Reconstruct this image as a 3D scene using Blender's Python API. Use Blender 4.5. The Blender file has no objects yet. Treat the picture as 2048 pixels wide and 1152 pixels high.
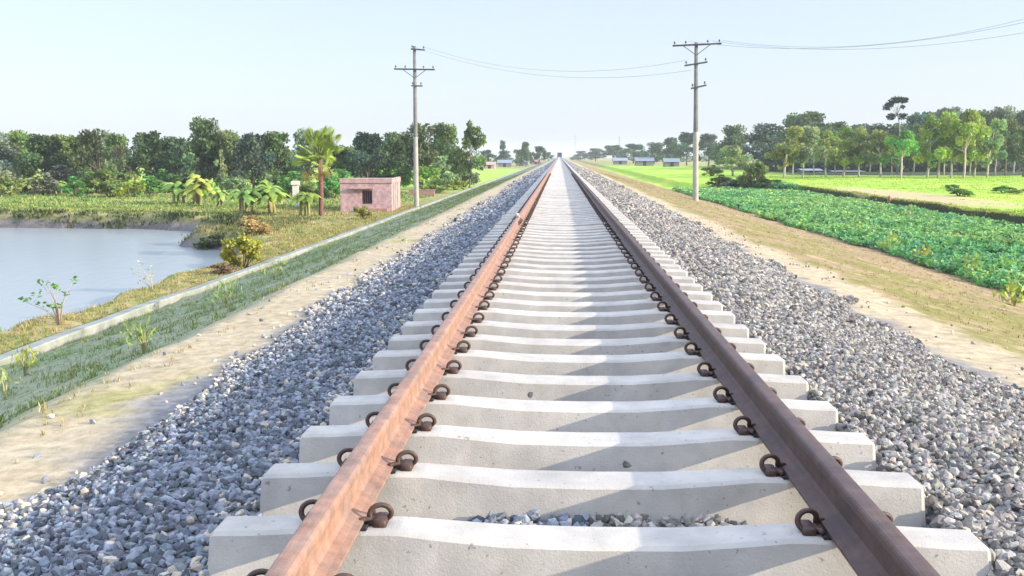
import bpy, math, random
import numpy as np
R = math.radians
rng = np.random.default_rng(11)
random.seed(5)
scene = bpy.context.scene
COL = scene.collection

# ---------------------------------------------------------------- camera
F = 1970.0                       # focal length in pixels of the 2048 x 1152 photograph
YAW = math.atan(94 / F) ; PITCH = math.atan(264 / F)
CAM = np.array([-0.12, 0.0, 1.269])
cd = bpy.data.cameras.new("camera"); cam = bpy.data.objects.new("camera", cd); COL.objects.link(cam)
cam.location = CAM; cam.rotation_euler = (R(90) - PITCH, 0, YAW)
cd.sensor_width = 36; cd.lens = F * 36 / 2048; cd.clip_start = 0.05; cd.clip_end = 6000
scene.camera = cam
_f = np.array([-math.sin(YAW) * math.cos(PITCH), math.cos(YAW) * math.cos(PITCH), -math.sin(PITCH)])
_r = np.array([math.cos(YAW), math.sin(YAW), 0.0])
_u = np.cross(_r, _f)
def ray(px, py): return _f * F + _r * (px - 1024) - _u * (py - 576)
def at_y(px, py, Y):             # the point of a sight line at distance Y along the track
    d = ray(px, py); return CAM + d * (Y / d[1])

# ---------------------------------------------------------------- noise and terrain
def _h(i, j, s):
    n = (i * 374761393 + j * 668265263 + s * 974634777) & 0xFFFFFFFF
    n = ((n ^ (n >> 13)) * 1274126177) & 0xFFFFFFFF
    return ((n ^ (n >> 16)) & 0xFFFF) / 65535.0
def noise(x, y, s=0):
    x = np.asarray(x, float); y = np.asarray(y, float)
    i = np.floor(x).astype(np.int64); j = np.floor(y).astype(np.int64)
    a = x - i; b = y - j; a = a * a * (3 - 2 * a); b = b * b * (3 - 2 * b)
    return (_h(i, j, s) * (1 - a) + _h(i + 1, j, s) * a) * (1 - b) + (_h(i, j + 1, s) * (1 - a) + _h(i + 1, j + 1, s) * a) * b
def fbm(x, y, s=0, o=3):
    t = 0; w = 0.5
    for k in range(o):
        t = t + w * noise(x * 2 ** k, y * 2 ** k, s + k); w /= 2
    return t / (1 - 0.5 ** o)
def smooth(e0, e1, v):
    t = np.clip((v - e0) / (e1 - e0), 0, 1); return t * t * (3 - 2 * t)

POND = np.array([(-12.4, -30), (-12.4, 28), (-12.6, 36), (-13.6, 41), (-15.6, 46), (-17.0, 48.4), (-20.2, 49.6), (-18, 52), (-18.6, 55), (-20.6, 58.6),
                 (-25, 60.6), (-30, 61.0), (-37, 62.5), (-48, 61.5), (-75, 60), (-75, -30)], float)
WATER = -3.3
def pond_sd(x, y):               # signed distance to the shore, negative in the water
    x = np.asarray(x, float); y = np.asarray(y, float)
    d = np.full(x.shape, 1e9); ins = np.zeros(x.shape, bool)
    for k in range(len(POND)):
        a = POND[k]; b = POND[(k + 1) % len(POND)]; e = b - a
        t = np.clip(((x - a[0]) * e[0] + (y - a[1]) * e[1]) / (e @ e), 0, 1)
        d = np.minimum(d, np.hypot(x - a[0] - e[0] * t, y - a[1] - e[1] * t))
        c = ((a[1] > y) != (b[1] > y)); den = e[1] if abs(e[1]) > 1e-9 else 1e-9
        ins ^= c & (x < e[0] * (y - a[1]) / den + a[0])
    return np.where(ins, -d, d)
PROF = np.array([(-3000, -2.3), (-60, -2.35), (-12.5, -2.38), (-9.95, -2.36), (-9.4, -2.26), (-8.6, -2.04), (-7, -1.62), (-4.6, -.84), (-3.5, -.37),
                 (-2.5, -.31), (-1.8, -.17), (-1.33, -.15), (-1.25, -.24), (1.25, -.24), (1.33, -.09), (1.9, -.11), (3.1, -.37), (3.8, -.42),
                 (4.3, -.53), (10.6, -2.02), (11.2, -2.1), (3000, -2.1)])
def ground_z(x, y):
    x = np.asarray(x, float); y = np.asarray(y, float); x, y = np.broadcast_arrays(x, y)
    jx = (fbm(x * .9, y * .9, 3) - .5) * .25 * smooth(2.5, 3.8, np.abs(x))
    z = np.interp(x + jx, PROF[:, 0], PROF[:, 1])
    far = smooth(3.6, 6, np.abs(x))
    z = z + (fbm(x * 1.3, y * 1.3, 9) - .5) * (.05 + .06 * far) + (fbm(x * .25, y * .25, 19) - .5) * .22 * smooth(5, 12, np.abs(x))
    z = z + (noise(x * 7, y * 7, 33) - .5) * .035 * smooth(1.5, 4, np.abs(x))
    # loose stones heaped in the two nearest cribs
    z = z + .085 * smooth(.75, .4, np.abs(x - .05)) * smooth(3.32, 3.4, y) * smooth(3.9, 3.75, y) * (np.abs(x) < 1) + .1 * smooth(.3, .2, np.abs(x - .42)) * smooth(2.7, 2.8, y) * smooth(3.2, 3.1, y)
    # right hand fields: bund and the rice land behind it
    bx = 21.9 + (noise(y * .2, 0 * y, 5) - .5) * .7 + smooth(85, 110, y) * -9.0
    step = smooth(0, .45, x - bx)
    z = z + step * .5 * smooth(-20, -10, y)
    # pond
    sd = pond_sd(x, y) + (fbm(x * .5, y * .5, 41) - .5) * 1.5 + (fbm(x * 2.2, y * 2.2, 47) - .5) * .5
    near = smooth(.9, -.5, sd)
    dep = -np.clip(-sd, 0, 6) * .25
    land = z
    low = -3.36 + (fbm(x * 1.7, y * 1.7, 51) - .5) * .22 + dep
    z = land * (1 - near) + low * near
    # mud spit at the back of the pond
    q = np.hypot((x + 33 + .0 * y) / 4.6, (y - 58.4) / .55)
    z = z + np.where(q < 1, (1 - q) * .75, 0)
    return z
def drop(px, py):                # where a sight line first meets the terrain
    d = ray(px, py); d = d / d[1]
    Y = np.concatenate([np.arange(2, 120, .1), np.arange(120, 900, 1.0)])
    P = CAM[None] + Y[:, None] * d[None]
    k = np.argmax(P[:, 2] < ground_z(P[:, 0], P[:, 1]))
    return P[k]

# ---------------------------------------------------------------- mesh helpers
def mesh_np(name, V, faces, mat=None, col=None, smooth_=False, uv=None):
    """faces: list of int arrays (n,3) or (n,4)"""
    me = bpy.data.meshes.new(name)
    V = np.asarray(V, np.float32); me.vertices.add(len(V)); me.vertices.foreach_set("co", V.ravel())
    faces = [np.asarray(f, np.int32) for f in faces if len(f)]
    loops = np.concatenate([f.ravel() for f in faces]); tot = np.concatenate([np.full(len(f), f.shape[1], np.int32) for f in faces])
    st = np.concatenate([[0], np.cumsum(tot)[:-1]]).astype(np.int32)
    me.loops.add(len(loops)); me.loops.foreach_set("vertex_index", loops)
    me.polygons.add(len(tot)); me.polygons.foreach_set("loop_start", st); me.polygons.foreach_set("loop_total", tot)
    me.polygons.foreach_set("use_smooth", np.full(len(tot), smooth_, bool))
    if col is not None:
        a = me.color_attributes.new("Col", 'FLOAT_COLOR', 'POINT')
        c = np.ones((len(V), 4), np.float32); c[:, :3] = col; a.data.foreach_set("color", c.ravel())
    if mat: me.materials.append(mat)
    me.update(calc_edges=True); me.validate()
    return me
def link(name, me, parent=None, loc=(0, 0, 0), rot=(0, 0, 0), sc=(1, 1, 1)):
    o = bpy.data.objects.new(name, me); COL.objects.link(o); o.location = loc; o.rotation_euler = rot; o.scale = sc
    if parent is not None: o.parent = parent
    return o
def tag(o, label=None, cat=None, group=None, kind=None):
    if label: o["label"] = label
    if cat: o["category"] = cat
    if group: o["group"] = group
    if kind: o["kind"] = kind
    return o
def thing(name, label, cat, loc=(0, 0, 0), rz=0, group=None):
    return tag(link(name, None, None, loc, (0, 0, rz)), label, cat, group)

class MB:                        # collects shapes into one mesh
    def __init__(s): s.V = []; s.F3 = []; s.F4 = []; s.n = 0; s.C = []
    def add(s, V, F3=(), F4=(), col=None):
        V = np.asarray(V, float)
        if len(F3): s.F3.append(np.asarray(F3) + s.n)
        if len(F4): s.F4.append(np.asarray(F4) + s.n)
        s.V.append(V); s.n += len(V)
        c = np.ones((len(V), 3)) if col is None else np.broadcast_to(np.asarray(col, float), (len(V), 3)); s.C.append(c)
    def box(s, lo, hi, bev=0.0, col=None):
        lo = np.array(lo, float); hi = np.array(hi, float)
        if bev <= 0:
            V = [(x, y, z) for z in (lo[2], hi[2]) for x, y in ((lo[0], lo[1]), (hi[0], lo[1]), (hi[0], hi[1]), (lo[0], hi[1]))]
            s.add(V, (), [(3, 2, 1, 0), (4, 5, 6, 7), (0, 1, 5, 4), (1, 2, 6, 5), (2, 3, 7, 6), (3, 0, 4, 7)], col); return
        rings = []
        for z, b in ((lo[2], bev), (lo[2] + bev, 0), (hi[2] - bev, 0), (hi[2], bev)):
            x0, y0, x1, y1 = lo[0] + b, lo[1] + b, hi[0] - b, hi[1] - b
            c = bev if b == 0 else 0.0
            c = bev
            rings.append([(x0 + c, y0, z), (x1 - c, y0, z), (x1, y0 + c, z), (x1, y1 - c, z), (x1 - c, y1, z), (x0 + c, y1, z), (x0, y1 - c, z), (x0, y0 + c, z)])
        V = [p for r in rings for p in r]; F = []
        for k in range(3):
            for i in range(8): F.append((k * 8 + i, k * 8 + (i + 1) % 8, k * 8 + 8 + (i + 1) % 8, k * 8 + 8 + i))
        F += [(7, 4, 3, 0), (7, 6, 5, 4), (3, 2, 1, 0), (24, 27, 28, 31), (28, 29, 30, 31), (24, 25, 26, 27)]
        s.add(V, (), F, col)
    def tube(s, pts, rad, n=6, col=None, cap=True):
        pts = np.asarray(pts, float); m = len(pts); rad = np.broadcast_to(np.asarray(rad, float), (m,))
        T = np.gradient(pts, axis=0); T /= np.linalg.norm(T, axis=1)[:, None] + 1e-9
        up = np.array([0, 0, 1.0]) if abs(T[0][2]) < .9 else np.array([1.0, 0, 0])
        V = []; a = np.arange(n) * 2 * math.pi / n
        N = np.cross(up, T[0]); N /= np.linalg.norm(N)
        for k in range(m):
            N = N - T[k] * (N @ T[k]); N /= np.linalg.norm(N) + 1e-9; B = np.cross(T[k], N)
            V.append(pts[k] + rad[k] * (np.cos(a)[:, None] * N + np.sin(a)[:, None] * B))
        V = np.concatenate(V); F = []
        for k in range(m - 1):
            for i in range(n): F.append((k * n + i, k * n + (i + 1) % n, (k + 1) * n + (i + 1) % n, (k + 1) * n + i))
        F3 = []
        if cap:
            V = np.concatenate([V, [pts[0], pts[-1]]])
            for i in range(n):
                F3.append((m * n, (i + 1) % n, i)); F3.append((m * n + 1, (m - 1) * n + i, (m - 1) * n + (i + 1) % n))
        s.add(V, F3, F, col)
    def lathe(s, prof, n=10, c=(0, 0, 0), col=None):
        a = np.arange(n) * 2 * math.pi / n; V = []; F = []
        for r, z in prof: V += [(c[0] + r * math.cos(t), c[1] + r * math.sin(t), c[2] + z) for t in a]
        for k in range(len(prof) - 1):
            for i in range(n): F.append((k * n + i, k * n + (i + 1) % n, (k + 1) * n + (i + 1) % n, (k + 1) * n + i))
        s.add(V, (), F, col)
    def mesh(s, name, mat, sm=False):
        f = []
        if s.F3: f.append(np.concatenate(s.F3))
        if s.F4: f.append(np.concatenate(s.F4))
        return mesh_np(name, np.concatenate(s.V), f, mat, np.concatenate(s.C), sm)
    def build(s, name, mat, parent=None, sm=False, **k): return link(name, s.mesh(name, mat, sm), parent, **k)

# ---------------------------------------------------------------- materials
def mat(name, color=(.5, .5, .5), rough=.85, noise_sc=None, amt=.3, bump=0, bump_sc=60, col_attr=False, obj_col=False, metal=0, spec=.3,
        rand=0, spots=0, c2=None, trans=0, world=False):
    m = bpy.data.materials.new(name); m.use_nodes = True; nt = m.node_tree; N = nt.nodes; L = nt.links
    b = N["Principled BSDF"]; b.inputs["Roughness"].default_value = rough; b.inputs["Metallic"].default_value = metal
    b.inputs["Specular IOR Level"].default_value = spec
    tc = N.new("ShaderNodeTexCoord")
    co = N.new('ShaderNodeNewGeometry').outputs['Position'] if world else tc.outputs['Object']
    rgb = N.new("ShaderNodeRGB"); rgb.outputs[0].default_value = (*color, 1); out = rgb.outputs[0]
    def mul(a, bb, kind='MULTIPLY', fac=1.0):
        x = N.new("ShaderNodeMix"); x.data_type = 'RGBA'; x.blend_type = kind
        if hasattr(fac, 'is_output'): L.new(fac, x.inputs[0])
        else: x.inputs[0].default_value = fac
        L.new(a, x.inputs[6]); L.new(bb, x.inputs[7]); return x.outputs[2]
    def nz(sc, det=5, ro=.6):
        t = N.new("ShaderNodeTexNoise"); t.inputs["Scale"].default_value = sc; t.inputs["Detail"].default_value = det; t.inputs["Roughness"].default_value = ro
        L.new(co, t.inputs["Vector"]); return t.outputs["Fac"]
    def ramp(v, a, b_, lo, hi):
        r = N.new("ShaderNodeMapRange"); r.inputs[1].default_value = a; r.inputs[2].default_value = b_; r.inputs[3].default_value = lo; r.inputs[4].default_value = hi
        L.new(v, r.inputs[0]); return r.outputs[0]
    if col_attr:
        a = N.new("ShaderNodeVertexColor"); a.layer_name = "Col"; out = mul(out, a.outputs[0])
    if obj_col:
        oi = N.new("ShaderNodeObjectInfo"); out = mul(out, oi.outputs["Color"])
    if c2 is not None:
        r2 = N.new("ShaderNodeRGB"); r2.outputs[0].default_value = (*c2, 1)
        out = mul(out, r2.outputs[0], 'MIX', ramp(nz(noise_sc * .35, 6, .65), .42, .62, 0, 1))
    if noise_sc:
        v = ramp(nz(noise_sc), .25, .75, 1 - amt, 1 + amt)
        cc = N.new("ShaderNodeCombineColor"); [L.new(v, cc.inputs[k]) for k in range(3)]; out = mul(out, cc.outputs[0])
    if spots:
        v = ramp(nz(38, 2, .5), .68, .74, 1, 1 - spots)
        cc = N.new("ShaderNodeCombineColor"); [L.new(v, cc.inputs[k]) for k in range(3)]; out = mul(out, cc.outputs[0])
    if rand:
        oi = N.new("ShaderNodeObjectInfo"); v = ramp(oi.outputs["Random"], 0, 1, 1 - rand, 1 + rand)
        cc = N.new("ShaderNodeCombineColor"); [L.new(v, cc.inputs[k]) for k in range(3)]; out = mul(out, cc.outputs[0])
    L.new(out, b.inputs["Base Color"])
    if bump:
        bp = N.new("ShaderNodeBump"); bp.inputs["Strength"].default_value = bump; bp.inputs["Distance"].default_value = .02
        L.new(nz(bump_sc, 6, .7), bp.inputs["Height"]); L.new(bp.outputs[0], b.inputs["Normal"])
    if trans:
        t = N.new("ShaderNodeBsdfTranslucent"); L.new(out, t.inputs[0]); mx = N.new("ShaderNodeMixShader"); mx.inputs[0].default_value = trans
        L.new(b.outputs[0], mx.inputs[1]); L.new(t.outputs[0], mx.inputs[2]); L.new(mx.outputs[0], N["Material Output"].inputs[0])
    return m
M = dict(
    ground=mat("ground", (1, 1, 1), .95, 9, .35, .5, 18, col_attr=True, spec=.1),
    stone=mat("stone", (1, 1, 1), .9, 40, .2, .3, 90, col_attr=True, spec=.2),
    concrete=mat("concrete", (.475, .445, .39), .85, 5, .2, .25, 110, spots=.4, rand=.07, spec=.25, world=True, c2=(.43, .41, .37)),
    kerb=mat("kerb_concrete", (.29, .3, .27), .9, 2, .35, .4, 30, c2=(.24, .26, .21)),
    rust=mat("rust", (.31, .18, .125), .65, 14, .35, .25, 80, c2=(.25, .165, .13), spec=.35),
    rust_dark=mat("rust_dark", (.1, .062, .052), .6, 14, .3, .2, 80, c2=(.07, .048, .046), spec=.4),  # darker rust with the right rail's shade put into its colour
    clip=mat("clip_steel", (.07, .04, .03), .55, 60, .3, spec=.4),
    pad=mat("rubber_pad", (.03, .03, .035), .9),
    leaf=mat("leaf", (1, 1, 1), .65, col_attr=True, obj_col=True, trans=.3, spec=.25),
    grass=mat("grass", (1, 1, 1), .8, col_attr=True, trans=.3, spec=.1),
    bark=mat("bark", (1, 1, 1), .95, 12, .35, .4, 30, obj_col=True, spec=.1),
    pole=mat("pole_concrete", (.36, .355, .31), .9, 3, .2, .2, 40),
    polegrey=mat("pole_dark_grey", (.17, .17, .16), .9, 3, .25, .2, 40),
    iron=mat("weathered_steel", (.06, .06, .065), .7, 12, .2),
    glazed=mat("insulator", (.12, .07, .05), .3, spec=.5),
    wire=mat("wire", (.4, .4, .42), .6),
    plaster=mat("pink_plaster", (.5, .32, .33), .95, 4, .4, .6, 20, c2=(.4, .29, .29)),
    plaster_pale=mat("pale_plaster", (.42, .29, .27), .95, 3, .35, .3, 25),
    dark=mat("dark_opening", (.03, .02, .03), .8),
    frame=mat("painted_frame", (.12, .07, .07), .8),
    brick=mat("red_brick", (.34, .21, .17), .95, 6, .3, .4, 40),
    tin=mat("tin_sheet", (.19, .22, .27), .85, 2, .15, rand=.2, spec=.4),
    wallmud=mat("mud_wall", (.2, .19, .19), .95, 3, .2, rand=.3),
    pillar=mat("pillar_plaster", (.58, .55, .48), .9, 4, .2),
    trolley=mat("trolley_paint", (.035, .04, .05), .6, 5, .2),
)
def water_mat():
    m = bpy.data.materials.new("pond_water"); m.use_nodes = True; nt = m.node_tree; b = nt.nodes["Principled BSDF"]
    b.inputs["Base Color"].default_value = (.27, .3, .3, 1); b.inputs["Roughness"].default_value = .22; b.inputs["IOR"].default_value = 1.33
    tc = nt.nodes.new("ShaderNodeTexCoord"); n = nt.nodes.new("ShaderNodeTexNoise"); n.inputs["Scale"].default_value = 2.2; n.inputs["Detail"].default_value = 4
    mp = nt.nodes.new("ShaderNodeMapping"); mp.inputs["Scale"].default_value = (1, .45, 1)
    bp = nt.nodes.new("ShaderNodeBump"); bp.inputs["Strength"].default_value = .3; bp.inputs["Distance"].default_value = .05
    nt.links.new(tc.outputs["Object"], mp.inputs[0]); nt.links.new(mp.outputs[0], n.inputs["Vector"]); nt.links.new(n.outputs["Fac"], bp.inputs["Height"]); nt.links.new(bp.outputs[0], b.inputs["Normal"])
    return m
M["water"] = water_mat()

# ---------------------------------------------------------------- ground sheet
def grow(a, b, d0, g):
    v = [a]; d = d0
    while v[-1] < b: v.append(v[-1] + d); d *= g
    return v
xr = list(np.arange(-12, 13, .13)) ; xl = list(np.arange(-40, -12, .3))
xs = np.array(sorted([-v for v in grow(40.3, 1350, .5, 1.12)] + xl + xr + grow(13.1, 24, .22, 1.0) + grow(24.3, 1350, .4, 1.08)))
ys = np.array(list(np.arange(-40, 0, 1.0)) + list(np.arange(0, 26, .16)) + list(np.arange(26, 66, .3)) + grow(66, 2400, .4, 1.035))
X, Yg = np.meshgrid(xs, ys)
Z = ground_z(X, Yg)
def ground_color(x, y, z):
    n1 = fbm(x * .8, y * .8, 61); n2 = fbm(x * 2.6, y * 2.6, 71, 2); n3 = fbm(x * .18, y * .18, 81)
    xj = x + (n2 - .5) * .5 + (n1 - .5) * .4
    C = np.zeros(x.shape + (3,))
    def put(w, c): 
        w = np.clip(w, 0, 1)[..., None]; C[:] = C * (1 - w) + np.array(c) * w
    put(np.ones_like(x), (.26, .27, .09))                              # far land, dry green
    put(smooth(.45, .6, n3), (.34, .3, .14))
    left = (x < -9.3)
    put(left * smooth(.4, .6, n1) * smooth(120, 70, y), (.36, .29, .14))
    put(left * smooth(.5, .62, n2) * smooth(120, 70, y), (.2, .22, .07))
    put(left * smooth(96, 112, y) * smooth(320, 250, y), (.33, .46, .08))
    # right hand fields
    rf = x > 10.6
    put(rf * smooth(110, 96, y) * smooth(22.5, 21.4, xj), (.09, .08, .05))
    rice = rf * np.maximum(smooth(21.9, 22.6, xj), smooth(96, 106, y))
    put(rice * smooth(340, 280, y), (.3, .46, .06))
    put(rice * smooth(.5, .7, n3) * smooth(340, 280, y), (.4, .5, .08))
    put(rice * smooth(29.5, 26.5, xj) * smooth(54, 62, y) * smooth(100, 82, y), (.46, .38, .2))
    put(rice * smooth(.55, .68, n1) * smooth(52, 40, y) * smooth(30, 24, xj), (.2, .33, .03))
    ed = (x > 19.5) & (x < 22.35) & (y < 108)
    put(ed * smooth(21.2, 21.5, x) * 1.0, (.035, .04, .018))  # near-black bund face: soil and weeds with its shade put in the colour
    # embankment, from the outside in
    sl = smooth(-9.7, -9.4, xj) * (x < 0)
    put(sl, (.245, .265, .165)); put(sl * smooth(.42, .7, n1), (.18, .235, .12)); put(sl * smooth(.6, .8, n2), (.24, .28, .19))
    sr = smooth(11.2, 10.7, xj) * (x > 0)
    put(sr, (.29, .215, .12)); put(sr * smooth(.35, .6, n1) * smooth(9.2, 6.8, xj), (.22, .2, .07)); put(sr * smooth(.62, .75, n2), (.33, .26, .15))
    put(smooth(-3.85, -3.4, xj) * smooth(3.95, 3.65, xj), (.44, .36, .235))
    put(smooth(-3.8, -3.1, x) * smooth(.6, .74, n1) * smooth(-2.5, -3.1, x), (.33, .3, .13))
    put(smooth(-3.8, -3.1, x) * smooth(.62, .72, n2) * smooth(-2.1, -2.7, x), (.46, .39, .26))
    put(smooth(-2.75, -2.45, xj) * smooth(3.25, 3.0, xj), (.2, .2, .2))
    # mud at the pond
    sd = pond_sd(x, y)
    mud = smooth(-2.62, -2.95, z) * (x < -11)
    put(mud, (.17, .155, .15)); put(mud * smooth(.5, .65, n2), (.11, .1, .1)); put(mud * smooth(-3.15, -3.3, z), (.12, .11, .1))
    put((x < -12) * smooth(-2.45, -2.6, z) * (1 - mud) , (.17, .17, .07))
    # shade ground under the plantations
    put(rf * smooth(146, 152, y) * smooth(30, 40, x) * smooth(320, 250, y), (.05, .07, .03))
    return C
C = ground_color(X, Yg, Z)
ny, nx = X.shape
idx = np.arange(ny * nx).reshape(ny, nx)
Fq = np.stack([idx[:-1, :-1], idx[:-1, 1:], idx[1:, 1:], idx[1:, :-1]], -1).reshape(-1, 4)
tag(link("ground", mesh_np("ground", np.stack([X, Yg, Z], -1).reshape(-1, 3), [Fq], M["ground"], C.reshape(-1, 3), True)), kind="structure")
pw = MB(); pw.add([(x, y, WATER) for x, y in ((-76, -32), (-11.2, -32), (-11.2, 64), (-76, 64))], (), [(0, 1, 2, 3)])
tag(pw.build("pond_water", M["water"]), kind="structure")

# ---------------------------------------------------------------- scattered stuff
def ico():
    t = (1 + 5 ** .5) / 2
    V = np.array([(-1, t, 0), (1, t, 0), (-1, -t, 0), (1, -t, 0), (0, -1, t), (0, 1, t), (0, -1, -t), (0, 1, -t), (t, 0, -1), (t, 0, 1), (-t, 0, -1), (-t, 0, 1)], float)
    Fc = np.array([(0, 11, 5), (0, 5, 1), (0, 1, 7), (0, 7, 10), (0, 10, 11), (1, 5, 9), (5, 11, 4), (11, 10, 2), (10, 7, 6), (7, 1, 8), (3, 9, 4), (3, 4, 2), (3, 2, 6), (3, 6, 8), (3, 8, 9), (4, 9, 5), (2, 4, 11), (6, 2, 10), (8, 6, 7), (9, 8, 1)])
    return V / np.linalg.norm(V[0]), Fc
IV, IF = ico()
def rotmats(n):
    q = rng.normal(size=(n, 4)); q /= np.linalg.norm(q, axis=1)[:, None]; w, x, y, z = q.T
    return np.stack([1 - 2 * (y * y + z * z), 2 * (x * y - z * w), 2 * (x * z + y * w), 2 * (x * y + z * w), 1 - 2 * (x * x + z * z), 2 * (y * z - x * w), 2 * (x * z - y * w), 2 * (y * z + x * w), 1 - 2 * (x * x + y * y)], -1).reshape(n, 3, 3)
def stones(P, rad, colr):
    n = len(P)
    v = IV[None] * (1 + rng.uniform(-.28, .22, (n, 12, 1)))
    v = v * (np.array([1.25, .95, .7]) * rng.uniform(.75, 1.25, (n, 3)))[:, None]
    v = np.einsum('nij,nkj->nki', rotmats(n), v) * rad[:, None, None] + P[:, None]
    f = (IF[None] + (np.arange(n) * 12)[:, None, None]).reshape(-1, 3)
    return v.reshape(-1, 3), f, np.repeat(colr, 12, 0)
def ballast():
    Ps, Rs, Cs = [], [], []
    def area(x0, x1, y0, y1, dens, r, lift=0, keep=None, tint=None):
        n = int((x1 - x0) * (y1 - y0) * dens); x = rng.uniform(x0, x1, n); y = rng.uniform(y0, y1, n)
        if keep is not None: k = keep(x, y); x, y = x[k], y[k]; n = len(x)
        rr = r * rng.uniform(.65, 1.3, n); z = ground_z(x, y) + rr * rng.uniform(.1, .7, n) + lift
        g = (.1 + .3 * rng.random(n) ** 1.3)[:, None] * np.where((x < 0)[:, None], np.array([.74, .82, .93]), np.array([1.1, 1.03, .92])) * (1 + rng.normal(0, .03, (n, 3)))  # rail shade and sunlight put into colour: left stones darker and bluer, right lighter
        tan = rng.random(n) < (.05 if tint is None else tint(x)); g[tan] = rng.uniform(.35, .55, tan.sum())[:, None] * np.array([1.05, .92, .74])
        Ps.append(np.stack([x, y, z], -1)); Rs.append(rr); Cs.append(g)
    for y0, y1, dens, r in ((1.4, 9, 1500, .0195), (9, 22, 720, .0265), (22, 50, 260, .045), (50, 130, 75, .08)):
        area(-2.8, -1.33, y0, y1, dens, r, 0, lambda x, y: x > -2.56 + (noise(y * 1.5, y * 0, 4) - .6) * .45, lambda x: .04 + .4 * smooth(-2.25, -2.6, x) + .2 * smooth(-1.5, -1.38, x))  # extra tan stones by the sleeper ends: sunlit patches put into colour
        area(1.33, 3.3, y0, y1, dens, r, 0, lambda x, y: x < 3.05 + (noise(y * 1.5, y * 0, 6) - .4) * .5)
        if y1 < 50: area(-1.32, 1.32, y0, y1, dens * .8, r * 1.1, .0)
    area(-2.95, -2.5, 1.5, 30, 45, .02, 0, lambda x, y: rng.random(len(x)) < 1.6 * smooth(-2.95, -2.5, x) * noise(y * .9, y * 0, 12), lambda x: .6 + 0 * x)
    area(-3.4, -2.5, 1.5, 30, 4, .02, 0, None, lambda x: .5 + 0 * x)
    area(3.05, 3.9, 1.5, 30, 9, .018, 0, None, lambda x: .5 + 0 * x)
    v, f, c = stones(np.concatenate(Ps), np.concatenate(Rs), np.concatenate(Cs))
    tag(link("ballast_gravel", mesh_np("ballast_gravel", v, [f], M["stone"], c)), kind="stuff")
ballast()

def blades(x, y, z, h, w, lean, colr, per):
    """tufts of tapering blades; returns V, tri faces, colours"""
    n = len(x); N_ = n * per
    X = np.repeat(x, per) + rng.normal(0, 1, N_) * np.repeat(w, per) * 2.2; Y_ = np.repeat(y, per) + rng.normal(0, 1, N_) * np.repeat(w, per) * 2.2; Z_ = np.repeat(z, per) - .02
    H = np.repeat(h, per) * rng.uniform(.5, 1.2, N_); a = rng.uniform(0, 2 * math.pi, N_); L_ = lean * H * rng.uniform(.2, 1, N_)
    W = np.repeat(w, per); dx, dy = np.cos(a), np.sin(a); b = a + rng.normal(math.pi / 2, .5, N_); sx, sy = np.cos(b) * W * .5, np.sin(b) * W * .5
    p0 = np.stack([X - sx, Y_ - sy, Z_], -1); p1 = np.stack([X + sx, Y_ + sy, Z_], -1)
    m0 = np.stack([X - sx * .8 + dx * L_ * .35, Y_ - sy * .8 + dy * L_ * .35, Z_ + H * .6], -1); m1 = np.stack([X + sx * .8 + dx * L_ * .35, Y_ + sy * .8 + dy * L_ * .35, Z_ + H * .6], -1)
    t = np.stack([X + dx * L_, Y_ + dy * L_, Z_ + H], -1)
    V = np.stack([p0, p1, m0, m1, t], 1).reshape(-1, 3); k = (np.arange(N_) * 5)[:, None]
    return V, [np.concatenate([k + np.array([2, 3, 4])]), k + np.array([0, 1, 3, 2])], np.repeat(np.repeat(colr, per, 0) * rng.uniform(.75, 1.25, (N_, 1)), 5, 0)
def scatter_grass(name, parts):
    Vs, F3, F4, Cs, n = [], [], [], [], 0
    for p in parts:
        V, (a, b), c = blades(*p); Vs.append(V); F3.append(a + n); F4.append(b + n); Cs.append(c); n += len(V)
    return tag(link(name, mesh_np(name, np.concatenate(Vs), [np.concatenate(F3), np.concatenate(F4)], M["grass"], np.concatenate(Cs))), kind="stuff")
def palette(n, *cs):
    cs = np.array(cs); return cs[rng.integers(0, len(cs), n)] * rng.uniform(.8, 1.2, (n, 1))
def grass_area(x0, x1, y0, y1, n, h, w, lean, cols, per, keep=None):
    x = rng.uniform(x0, x1, n); y = y0 + (y1 - y0) * rng.random(n) ** 1.6
    if keep is not None: k = keep(x, y); x, y = x[k], y[k]
    n = len(x); s = 1 + np.clip(y - 20, 0, 100) / 45
    return (x, y, ground_z(x, y), rng.uniform(.5, 1.2, n) * h, w * s, lean, palette(n, *cols), per)
shade_g = ((.2, .27, .07), (.24, .29, .1), (.27, .29, .13)); dry = ((.44, .36, .17), (.36, .34, .11), (.27, .29, .1), (.44, .32, .18), (.22, .28, .08))
scatter_grass("slope_grass", [
    grass_area(-9.4, -3.9, 5, 90, 12000, .045, .011, 1.2, ((.23, .27, .11), (.26, .28, .14), (.2, .26, .09)), 5),
    grass_area(-9.3, -3.8, 5, 120, 7500, .11, .012, .9, shade_g, 6, lambda x, y: fbm(x * .8, y * .8, 61) > .44),
    grass_area(-3.9, -3.1, 3, 60, 900, .06, .01, .9, ((.35, .32, .13), (.42, .36, .2)), 5, lambda x, y: fbm(x * 1.2, y * .7, 65) > .5),
    grass_area(4.1, 10.6, 6, 110, 9000, .05, .01, .9, ((.3, .25, .12), (.25, .24, .08), (.33, .27, .15)), 5)])
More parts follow.
